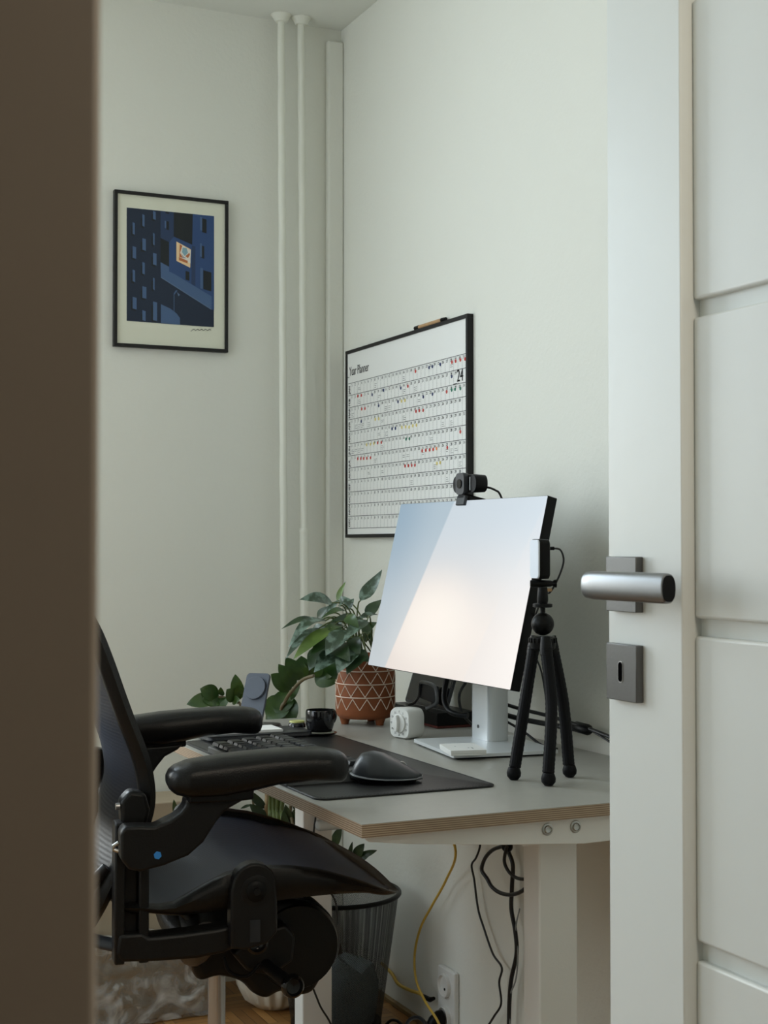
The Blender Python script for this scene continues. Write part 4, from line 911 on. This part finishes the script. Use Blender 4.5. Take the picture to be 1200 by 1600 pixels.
# ---------------------------------------------------------------- beige carton and wrapped panel
MB().bb((.30, 3.44, .002), (1.113, 3.60, .510)).build('carton', M['box'], bevel=.003, label='tall beige carton standing against the back wall', cat='box')
t = thing('wrapped_panel', 'flat carton in crinkled clear plastic leaning on the beige carton', 'wrapped parcel', (.70, 3.40, .001))
MB().bb((.30, 3.395, .002), (1.085, 3.425, .196)).build('inner_carton', M['box'], t, bevel=.003)
gr_ = []; rnd = random.Random(2)
for i in range(27):
    row = []
    for j in range(90):
        x = .29+.81*j/89; z = .003+.212*i/26; k = noise.noise(Vector((x*22, z*26, 3)))*.014+noise.noise(Vector((x*60, z*60, 1)))*.007
        row.append(Vector((x, 3.378-abs(k)-.004, z+(noise.noise(Vector((x*18, 7, 0)))*.012 if i == 26 else 0))))
    gr_.append(row)
gr_.append([Vector((p.x, 3.43, .21+.004*math.sin(p.x*50))) for p in gr_[-1]])
MB().grid(gr_).build('plastic_wrap', M['plastic'], t, smooth=50)

# ---------------------------------------------------------------- waste bin
bc = Vector((1.32, 3.155, 0))
t = thing('waste_bin', 'black wire mesh waste bin behind the desk leg', 'bin', bc)
o = MB().lathe([(.104, .004), (.148, .318)], (0, 0, 0), 64); o.f = [f for f in o.f if len(f) == 4]; o.m = [0]*len(o.f)
o.build('mesh_wall', M['wire'], t, local=True, smooth=60)
MB().tube([bc+Vector((.149*math.cos(a), .149*math.sin(a), .320)) for a in [2*math.pi*i/64 for i in range(64)]], .0058, 10, closed=True).build('rim', M['black'], t, smooth=60)
MB().lathe([(.0, .001), (.104, .001), (.107, .004), (.107, .020), (.104, .022), (.0, .010)], bc, 48).build('bin_floor', M['black'], t)
rg = []
for r_, z in [(.02, .011), (.095, .014), (.105, .06), (.108, .11), (.09, .15), (.05, .165), (.01, .17)]:
    rg.append([bc+Vector((0, 0, z+.02*noise.noise(Vector((math.cos(a)*3, math.sin(a)*3, z*20)))*(1 if z > .1 else 0)))+Vector((math.cos(a), math.sin(a), 0))*r_*(1+.06*noise.noise(Vector((math.cos(a)*5, math.sin(a)*5, z*30)))-.06) for a in [2*math.pi*i/48 for i in range(48)]])
MB().loft(rg).build('crumpled_bag', M['bag'], label='crumpled pale green plastic bag lying inside the wire bin', cat='plastic bag', smooth=50)
MB().add([bc+Vector(p) for p in ((-.06, -.06, .19), (-.02, -.075, .22), (.0, -.04, .185), (-.04, -.02, .25))], [(0, 1, 2), (0, 2, 3), (0, 3, 1), (1, 3, 2)]).build('paper_scrap', M['brownpaper'], label='dark brown paper scrap on the bag inside the wire bin', cat='paper', smooth=0)

# ---------------------------------------------------------------- outlet, plug and hanging cables
oa = onx(692, 1522, RX); 
t = thing('power_outlet', 'white double wall socket low on the wall under the desk', 'socket', (RX, 2.952, .058))
MB().bb((RX-.014, 2.915, .020), (RX-.0004, 2.998, .170)).build('cover_frame', M['white'], t, bevel=.004, seg=3)
for z in (.132, .058):
    def rg_(r_, x): return [Vector((x, 2.958+r_*math.cos(a), z+r_*math.sin(a))) for a in [2*math.pi*i/36 for i in range(36)]]
    so_ = MB().loft([rg_(.027, RX-.0142), rg_(.0265, RX-.022), rg_(.0235, RX-.0225), rg_(.0205, RX-.016), rg_(.0, RX-.0155)]).build('socket_face', M['white'], t, smooth=40)
    MB().cyl((RX-.017, 2.958, z-.009), (RX-.0157, 2.958, z-.009), .003).build('pin_hole', M['black'], so_)
t = thing('power_plug', 'black plug in the lower hole of the white wall socket', 'plug', (RX-.03, 2.958, .04))
MB().tube([(RX-.0235, 2.958, .058), (RX-.030, 2.958, .058), (RX-.045, 2.958, .052), (RX-.056, 2.958, .040), (RX-.06, 2.958, .024)], [.0195, .019, .015, .010, .006], 16).build('plug_body', M['black'], t, smooth=50)
wx_ = RX-.02
cable('yellow_network_cable', [(1.44, 2.85, .66), (1.45, 2.86, .55), onx(712, 1330, wx_-.04), onx(697, 1375, wx_-.01), onx(675, 1415, wx_-.01), onx(657, 1450, wx_-.01), onx(648, 1490, wx_-.01), onx(650, 1530, wx_-.03), onx(663, 1562, wx_-.04), onx(682, 1592, wx_-.05), onx(690, 1610, wx_-.05)], .0030, M['yellow'], 'yellow cable hanging in a long curve from the desk to the floor', k=8)
cable('yellow_network_cable', [onx(596, 1505, wx_), onx(612, 1521, wx_), onx(622, 1537, wx_), onx(640, 1547, wx_), onx(655, 1552, wx_), onx(664, 1558, wx_)], .0042, M['yellow'], 'short yellow cable emerging from behind the bin beside the black plug')
a, b = onx(662, 1557, wx_), onx(672, 1562, wx_); MB().tube([a, b, onx(678, 1560, wx_)], [.0055, .006, .004], 10).build('cable_clip', M['black'], label='small black clip where the two yellow cables meet', cat='clip')
cable('thin_power_lead', [onx(750, 1300, wx_), onx(750, 1322, wx_), onx(744, 1340, wx_), onx(737, 1352, wx_), onx(741, 1375, wx_), onx(747, 1420, wx_), onx(756, 1450, wx_), onx(770, 1490, wx_), onx(784, 1512, wx_), onx(780, 1535, wx_), onx(783, 1568, wx_), onx(772, 1588, wx_), onx(762, 1604, wx_)], .0024, M['cableblack'], 'thin wavy black lead hanging below the desk beside the yellow cable')
cable('thick_power_cord', [onx(795, 1300, wx_), onx(793, 1325, wx_), onx(801, 1350, wx_), onx(800, 1385, wx_), onx(799, 1420, wx_), onx(805, 1455, wx_), onx(807, 1490, wx_), onx(799, 1530, wx_), onx(796, 1565, wx_), onx(795, 1606, wx_)], .0045, M['cableblack'], 'thick black cord hanging straight down beside the nearer desk leg')
lo = [onx(790+math.cos(a)*37+(6 if math.sin(a) < 0 else 0), 1360-math.sin(a)*38, wx_-.03) for a in [math.radians(100+k*20) for k in range(14)]]
cable('coiled_power_cord', [onx(790, 1318, wx_-.03)]+lo, .0042, M['cableblack'], 'black cord tied in a loop under the desk by the nearer leg', k=5)
cable('short_cord_loop', [onx(792, 1322, wx_-.04), onx(788, 1345, wx_-.04), onx(795, 1362, wx_-.04), onx(808, 1372, wx_-.04), onx(825, 1374, wx_-.04)], .0036, M['cableblack'], 'small inner black cord loop beside the cable knot')
MB().sphere(onx(792, 1322, wx_-.03), .016, n=10, sc_=(.7, 1, .8)).build('cable_tie', M['black'], label='black knot tying the cords together below the desk edge', cat='cable tie')
cable('pale_cord', [onx(812, 1420, wx_), onx(806, 1450, wx_), onx(809, 1490, wx_), onx(806, 1530, wx_), onx(796, 1560, wx_), onx(797, 1604, wx_)], .0016, M['inkl'], 'thin grey cord close to the wall beside the thick black cord')
cable('floor_cord', [onx(604, 1600, wx_-.06), onx(612, 1594, wx_-.06), onx(622, 1596, wx_-.06), onx(632, 1606, wx_-.06)], .0036, M['cableblack'], 'black cord end curling on the floor beside the bin')
cable('floor_cord', [onx(634, 1602, wx_-.09), onx(642, 1592, wx_-.09), onx(654, 1590, wx_-.09), onx(664, 1598, wx_-.09), onx(668, 1610, wx_-.09)], .0042, M['cableblack'], 'black cord bent in an arch on the floor under the socket')
MB().bb((RX-.03, 2.70, .001), (RX-.002, 2.93, .045)).build('cable_duct', M['white'], bevel=.004, label='white plastic cable duct on the wall below the socket', cat='cable duct')
cable('desk_leg_cord', [(1.20, 2.952, .60), (1.18, 2.948, .50), (1.205, 2.945, .40), (1.228, 2.945, .36), (1.234, 2.945, .33), (1.228, 2.945, .29), (1.17, 2.944, .22), (1.19, 2.944, .14), (1.222, 2.945, .08), (1.228, 2.945, .0)], .0022, M['cableblack'], 'thin black cord running down the front of the farther desk leg')
# ---------------------------------------------------------------- office chair (local x forward, y away from the camera, z up)
ch = thing('office_chair', 'black mesh office chair with padded armrests pulled up to the desk', 'office chair', (.75, 2.307, 0), math.radians(-7))
CG = M['chairgrey']
def xz(pts, y0_, y1_): return MB().prism(pts, lambda p: Vector((p[0], y0_, p[1])), lambda p: Vector((p[0], y1_, p[1])))
def rnd_poly(pts, k=4): return [(p.x, p.z) for p in smooth_path([(a, 0, b) for a, b in pts], k, closed=True)]
# seat frame: side section heights by x, closed loop
TOP = [(-.175, .622), (-.154, .614), (-.122, .611), (-.086, .629), (-.038, .652), (.011, .659), (.06, .656), (.11, .647), (.161, .630), (.213, .610), (.236, .597)]
BOT = [(-.175, .606), (-.152, .600), (-.105, .592), (-.038, .596), (.011, .602), (.08, .606), (.131, .607), (.182, .606), (.225, .594), (.236, .590)]
HW = .252
path = []
for i in range(19):
    x = -.175+.36*i/18; path.append((x, -HW))
N_ = 9
for i in range(1, N_): a = math.radians(-90+90*i/N_); path.append((.185+.052*math.cos(a), -HW+.06+.06*math.sin(a)))
for i in range(9): path.append((.237+.012*math.sin(math.pi*i/8), -HW+.06+(2*HW-.12)*i/8))
for i in range(1, N_): a = math.radians(90*i/N_); path.append((.185+.052*math.cos(a), HW-.06+.06*math.sin(a)))
for i in range(19): path.append((.185-.36*i/18, HW))
for i in range(1, 9): path.append((-.175-.03*math.sin(math.pi*i/9), HW-2*HW*i/9))
rings = []; n = len(path)
for i, (x, y) in enumerate(path):
    dx_, dy_ = path[(i+1) % n][0]-path[i-1][0], path[(i+1) % n][1]-path[i-1][1]; L = math.hypot(dx_, dy_); ox, oy = dy_/L, -dx_/L
    zt, zb2 = interp(TOP, x), interp(BOT, x)
    if x < -.174: zt, zb2 = .618, .600
    w_ = .017; zm = (zt+zb2)/2
    rings.append([Vector((x+ox*o_, y+oy*o_, z)) for o_, z in ((-.012, zt-.004), (-.003, zt), (w_*.45, zt-.003), (w_*.8, zm+.3*(zt-zm)), (w_*.55, zm-.5*(zt-zm)), (0, zb2), (-.010, zb2+.002), (-.014, zm))])
MB().loft(rings, cap=False, closed=True).build('seat_frame', CG, ch, local=True, smooth=50)
rows = []
for i in range(33):
    x = -.172+.413*i/32; row = []
    for j in range(25):
        s = -1+2*j/24; hw_ = HW-.004-(.06*(1-math.sqrt(max(0, 1-((x-.185)/.056)**2))) if x > .185 else 0)
        dip = (.020 if x < .15 else .020*(1-(x-.15)/.09*.5))*(1-s*s)
        row.append(Vector((x, s*hw_, interp(TOP, x)-(.013 if x < .14 else .013-.010*(x-.14)/.098)-dip*(1 if x < .12 else 1-.85*(x-.12)/.118))))
    rows.append(row)
MB().grid(rows).build('seat_mesh', M['seatmesh'], ch, local=True, smooth=80, solid=.003)
# dark rear seat pad band near the far rim
# arm pads
def pad(s):
    m_ = MB(); rings = []; k = 66
    for i in range(k+1):
        u = i/k; x = -.130+.268*u
        top_ = interp([(0, .808), (.015, .815), (.04, .820), (.12, .827), (.3, .8325), (.5, .8355), (.7, .8375), (.88, .836), (.96, .832), (.985, .828), (1, .822)], u)
        bot_ = interp([(0, .793), (.015, .785), (.04, .779), (.12, .773), (.3, .772), (.45, .778), (.6, .786), (.8, .789), (.9, .786), (.96, .785), (.985, .789), (1, .796)], u)
        hw_ = interp([(0, .018), (.015, .026), (.04, .033), (.1, .040), (.3, .044), (.7, .046), (.9, .043), (.96, .037), (.985, .031), (1, .022)], u)
        yc = s*(.290-.006*math.sin(math.pi*u)); zm = (top_+bot_)/2; hh = (top_-bot_)/2
        rings.append([Vector((x, yc+hw_*math.copysign(abs(math.cos(a))**.7, math.cos(a)), zm+hh*math.copysign(abs(math.sin(a))**.7, math.sin(a)))) for a in [2*math.pi*q_/28 for q_ in range(28)]])
    m_.loft(rings); p_ = m_.build('armrest_pad', M['blacksat'], ch, local=True, smooth=80)
    MB().loft([[Vector((x, s*.29+y, .7755+dz)) for x, y in ((-.102, -.024), (-.03, -.026), (-.005, -.018), (-.005, .018), (-.03, .026), (-.102, .024))] for dz in (-.008, .012)]).build('pad_plate', M['black'], p_, local=True, bevel=.003)
pad(-1); pad(1)
YOKE = [(-.104, .772), (-.062, .772), (-.012, .774), (-.022, .764), (-.046, .752), (-.060, .735), (-.078, .708), (-.100, .690), (-.135, .678), (-.170, .671), (-.186, .676), (-.197, .690), (-.198, .728), (-.192, .737), (-.175, .737), (-.150, .735), (-.128, .742), (-.112, .753), (-.104, .763)]
for s in (-1, 1):
    y0_, y1_ = s*.262, s*.300
    yk = xz([p for p in YOKE], y0_, y1_).build('arm_yoke', CG, ch, local=True, bevel=.009, seg=3, smooth=50)
    MB().cyl((-.145, y1_, .694), (-.145, y1_+s*.0012, .694), .0058, n=6).build('blue_sticker', M['blue'], yk, local=True)
    MB().tube([(-.199, s*.285, .700), (-.206, s*.285, .703), (-.206, s*.285, .708), (-.199, s*.285, .712)], .003, 8).build('height_lever', M['steel'], yk, local=True)
    # slotted upright and lower bar
    po = MB()
    po.bb((-.201, s*.225, .53), (-.186, s*.262, .735)).bb((-.166, s*.225, .53), (-.151, s*.262, .72)).bb((-.187, s*.232, .53), (-.165, s*.245, .735))
    up_ = po.build('arm_post', CG, ch, local=True, bevel=.003)
    lb = [(-.196, .575), (-.20, .545), (-.190, .534), (-.14, .531), (-.08, .530), (-.04, .535), (-.012, .545), (-.012, .578), (-.05, .572), (-.10, .569), (-.151, .568), (-.16, .575)]
    xz(lb, s*.222, s*.264).build('lower_bar', CG, ch, local=True, bevel=.007, seg=3)
    br_ = [(-.034, .545), (-.034, .63)]+[(.002+.034*math.cos(a), .635+.034*math.sin(a)) for a in [math.radians(180-20*k) for k in range(1, 9)]]+[(.037, .60), (.037, .565), (.02, .548), (-.01, .542)]
    pv = xz(br_, s*.252, s*.282).build('pivot_bracket', CG, ch, local=True, bevel=.004, seg=3)
    for r_, h_, mm in ((.023, .003, CG), (.016, .006, M['black']), (.006, .008, CG)):
        MB().lathe([(r_, 0), (r_, h_*.7), (r_*.85, h_), (.0, h_)], (.004, s*.281, .628), 32, axis=(0, s, 0)).build('pivot_cap', mm, pv, local=True)
    MB().bb((-.006, s*.281, .553), (.010, s*.2835, .586)).build('bracket_slot', M['gloss'], pv, local=True)
    # knob below bracket
    kb_ = MB().lathe([(.017, 0), (.018, .004), (.017, .010), (.013, .012), (.010, .008), (.0, .007)], (.008, s*.262, .548), 32, axis=(0, s, 0)).build('tension_knob', M['gloss'], ch, local=True, smooth=50)
    bar = MB(); bar.tube([(-.008, s*.20, .541), (.012, s*.235, .541), (.012, s*.262, .541)], .010, 12); bar.build('knob_shaft', CG, ch, local=True)
# rear cross member joining both lower bars and tilt housing
MB().tube(smooth_path([(-.06, -.23, .553), (-.06, -.12, .50), (-.05, 0, .485), (-.06, .12, .50), (-.06, .23, .553)], 6), .022, 14).build('cross_member', CG, ch, local=True, smooth=60)
MB().tube(smooth_path([(-.17, .235, .545), (-.10, .15, .56), (-.05, .05, .53), (-.02, .0, .5)], 5), .014, 12).build('rear_brace', CG, ch, local=True, smooth=60)
hs_ = rnd_poly([(-.060, .500), (-.058, .465), (-.045, .448), (-.015, .452), (.02, .440), (.040, .420), (.062, .410), (.085, .418), (.11, .410), (.138, .413), (.158, .440), (.178, .458), (.186, .488), (.178, .520), (.155, .545), (.12, .562), (.075, .567), (.03, .555), (-.01, .535), (-.04, .52)])
xz(hs_, -.105, .105).build('tilt_housing', CG, ch, local=True, bevel=.014, seg=4, smooth=60)
MB().lathe([(.066, -.11), (.070, -.10), (.070, .10), (.066, .11)], (.112, 0, .490), 40, axis=(0, 1, 0)).build('spring_drum', M['darkgrey'] if False else CG, ch, local=True, smooth=40)
xz([(-.005, .500), (.03, .528), (.082, .540), (.098, .520), (.094, .480), (.06, .460), (.02, .470)], -.150, -.106).build('gear_cover', CG, ch, local=True, bevel=.006, seg=3)
MB().tube([(.035, -.12, .492), (.055, -.155, .474), (.076, -.190, .460)], [.011, .010, .011], 16).build('knob_stem', M['rubber'], ch, local=True, smooth=50)
MB().lathe([(.010, -.006), (.016, 0), (.0185, .006), (.0175, .014), (.014, .017), (.011, .012), (.0, .011)], (.078, -.195, .458), 36, axis=(.15, -1, .05)).build('adjust_knob', M['gloss'], ch, local=True, smooth=50)
# cover shell under the seat (outer curved fairing seen over the drum)
for k_, (yy, rr2) in enumerate(((-.085, .0712), (-.060, .0716), (-.035, .0716))):
    MB().tube([(.112+rr2*math.cos(a), yy, .490+rr2*math.sin(a)) for a in [math.radians(100-8*i) for i in range(18)]], .0022, 8).build('drum_rib', CG, ch, local=True)
MB().tube(smooth_path([(-.02, -.16, .500), (-.012, -.165, .478), (.015, -.165, .468), (.038, -.16, .485)], 6), .003, 8).build('control_cable', M['rubber'], ch, local=True)
MB().cyl((0, 0, .175), (0, 0, .46), .0145, n=40).build('gas_cylinder', M['chrome'], ch, local=True, smooth=40)
MB().cyl((0, 0, .07), (0, 0, .27), .026, n=40).build('cylinder_sleeve', M['black'], ch, local=True, smooth=40)
for k in range(5):
    a = 2*math.pi*k/5+.3; d = Vector((math.cos(a), math.sin(a), 0))
    l_ = MB().tube([d*.02+Vector((0, 0, .095)), d*.16+Vector((0, 0, .098)), d*.31+Vector((0, 0, .078))], [.026, .021, .014], 12).build('base_arm', CG, ch, local=True, smooth=60)
    e = d*.31; sd_ = Vector((-d.y, d.x, 0))
    for q_ in (-1, 1): MB().cyl(e+sd_*.012*q_+Vector((0, 0, .030)), e+sd_*.026*q_+Vector((0, 0, .030)), .0295, n=24).build('caster_wheel', M['rubber'], l_, local=True)
    MB().cyl(e+Vector((0, 0, .03)), e+Vector((0, 0, .075)), .008, n=12).build('caster_stem', M['steel'], l_, local=True)
# backrest: side rails, top and bottom, with fabric
side = [(-.226, .560), (-.214, .600), (-.192, .650), (-.163, .700), (-.150, .735), (-.146, .765), (-.150, .80), (-.160, .835), (-.178, .880), (-.193, .920), (-.213, .975), (-.232, 1.02), (-.26, 1.065), (-.30, 1.11), (-.335, 1.135)]
hwid = [(.56, .16), (.60, .20), (.70, .225), (.80, .235), (.90, .250), (1.0, .262), (1.08, .258), (1.12, .22), (1.135, .17)]
def sp(s): return smooth_path([Vector((x, s*interp(hwid, z), z)) for x, z in side], 4)
a, b = sp(-1), sp(1)
topc = [Vector((-.345, y, 1.142)) for y in (-.10, 0, .10)]; botc = [Vector((-.232, y, .548)) for y in (.08, 0, -.08)]
loop = a+topc+list(reversed(b))+botc
loop = [loop[i] for i in range(len(loop))]
rings = []; n = len(loop)
cenl = Vector((-.22, 0, .84))
for i, p_ in enumerate(loop):
    tg = (loop[(i+1) % n]-loop[i-1]).normalized(); inn = (Vector((p_.x, 0, max(.62, min(1.05, p_.z))))-p_); inn = (inn-tg*inn.dot(tg)).normalized(); nb_ = tg.cross(inn)
    if nb_.x < 0: nb_ = -nb_
    wd = .040 if .62 < p_.z < 1.08 else .028
    rings.append([p_+inn*q_[0]+nb_*q_[1] for q_ in ((-.004, .0), (.004, .009), (wd*.5, .004), (wd, -.004), (wd*.9, -.010), (wd*.4, -.016), (.002, -.013))])
MB().loft(rings, cap=False, closed=True).build('back_frame', CG, ch, local=True, smooth=60)
rows = []
sa = smooth_path([Vector((x, 0, z)) for x, z in side], 3)
for p_ in sa:
    hw_ = interp(hwid, p_.z)-.02; rows.append([Vector((p_.x-.006-.028*(1-s*s), s*hw_, p_.z)) for s in [-1+2*j/20 for j in range(21)]])
MB().grid(rows).build('back_mesh', M['backmesh'], ch, local=True, smooth=80, solid=.003)
# lumbar pad behind the fabric and the rear support spine
lb = MB(); rr_ = []
for j in range(21):
    s = -1+2*j/20; y = s*.205; xo = -.225-.03*(1-s*s)
    rr_.append([Vector((xo+dx_, y, .775+dz)) for dx_, dz in ((0, -.05), (.006, -.03), (.006, .03), (0, .05), (-.012, .035), (-.012, -.035))])
lp_ = lb.loft(rr_).build('lumbar_pad', M['rubber'], ch, local=True, smooth=50)
for s in (-1, 1):
    MB().tube(smooth_path([(-.205, s*.205, .66), (-.236, s*.20, .625), (-.248, s*.195, .59), (-.238, s*.20, .56), (-.19, s*.225, .548)], 6), .012, 12, flat=(1, .6)).build('rear_support', M['darkgrey'], ch, local=True, smooth=60)
    xz([(-.19, .725), (-.155, .72), (-.148, .75), (-.155, .775), (-.178, .78), (-.192, .765)], s*.215, s*.25).build('back_joint', CG, ch, local=True, bevel=.006, seg=3)
    MB().cyl((-.192, s*.243, .757), (-.198, s*.243, .757), .005, n=14).build('joint_screw', M['chrome'], ch, local=True)
bpy.context.view_layer.update()
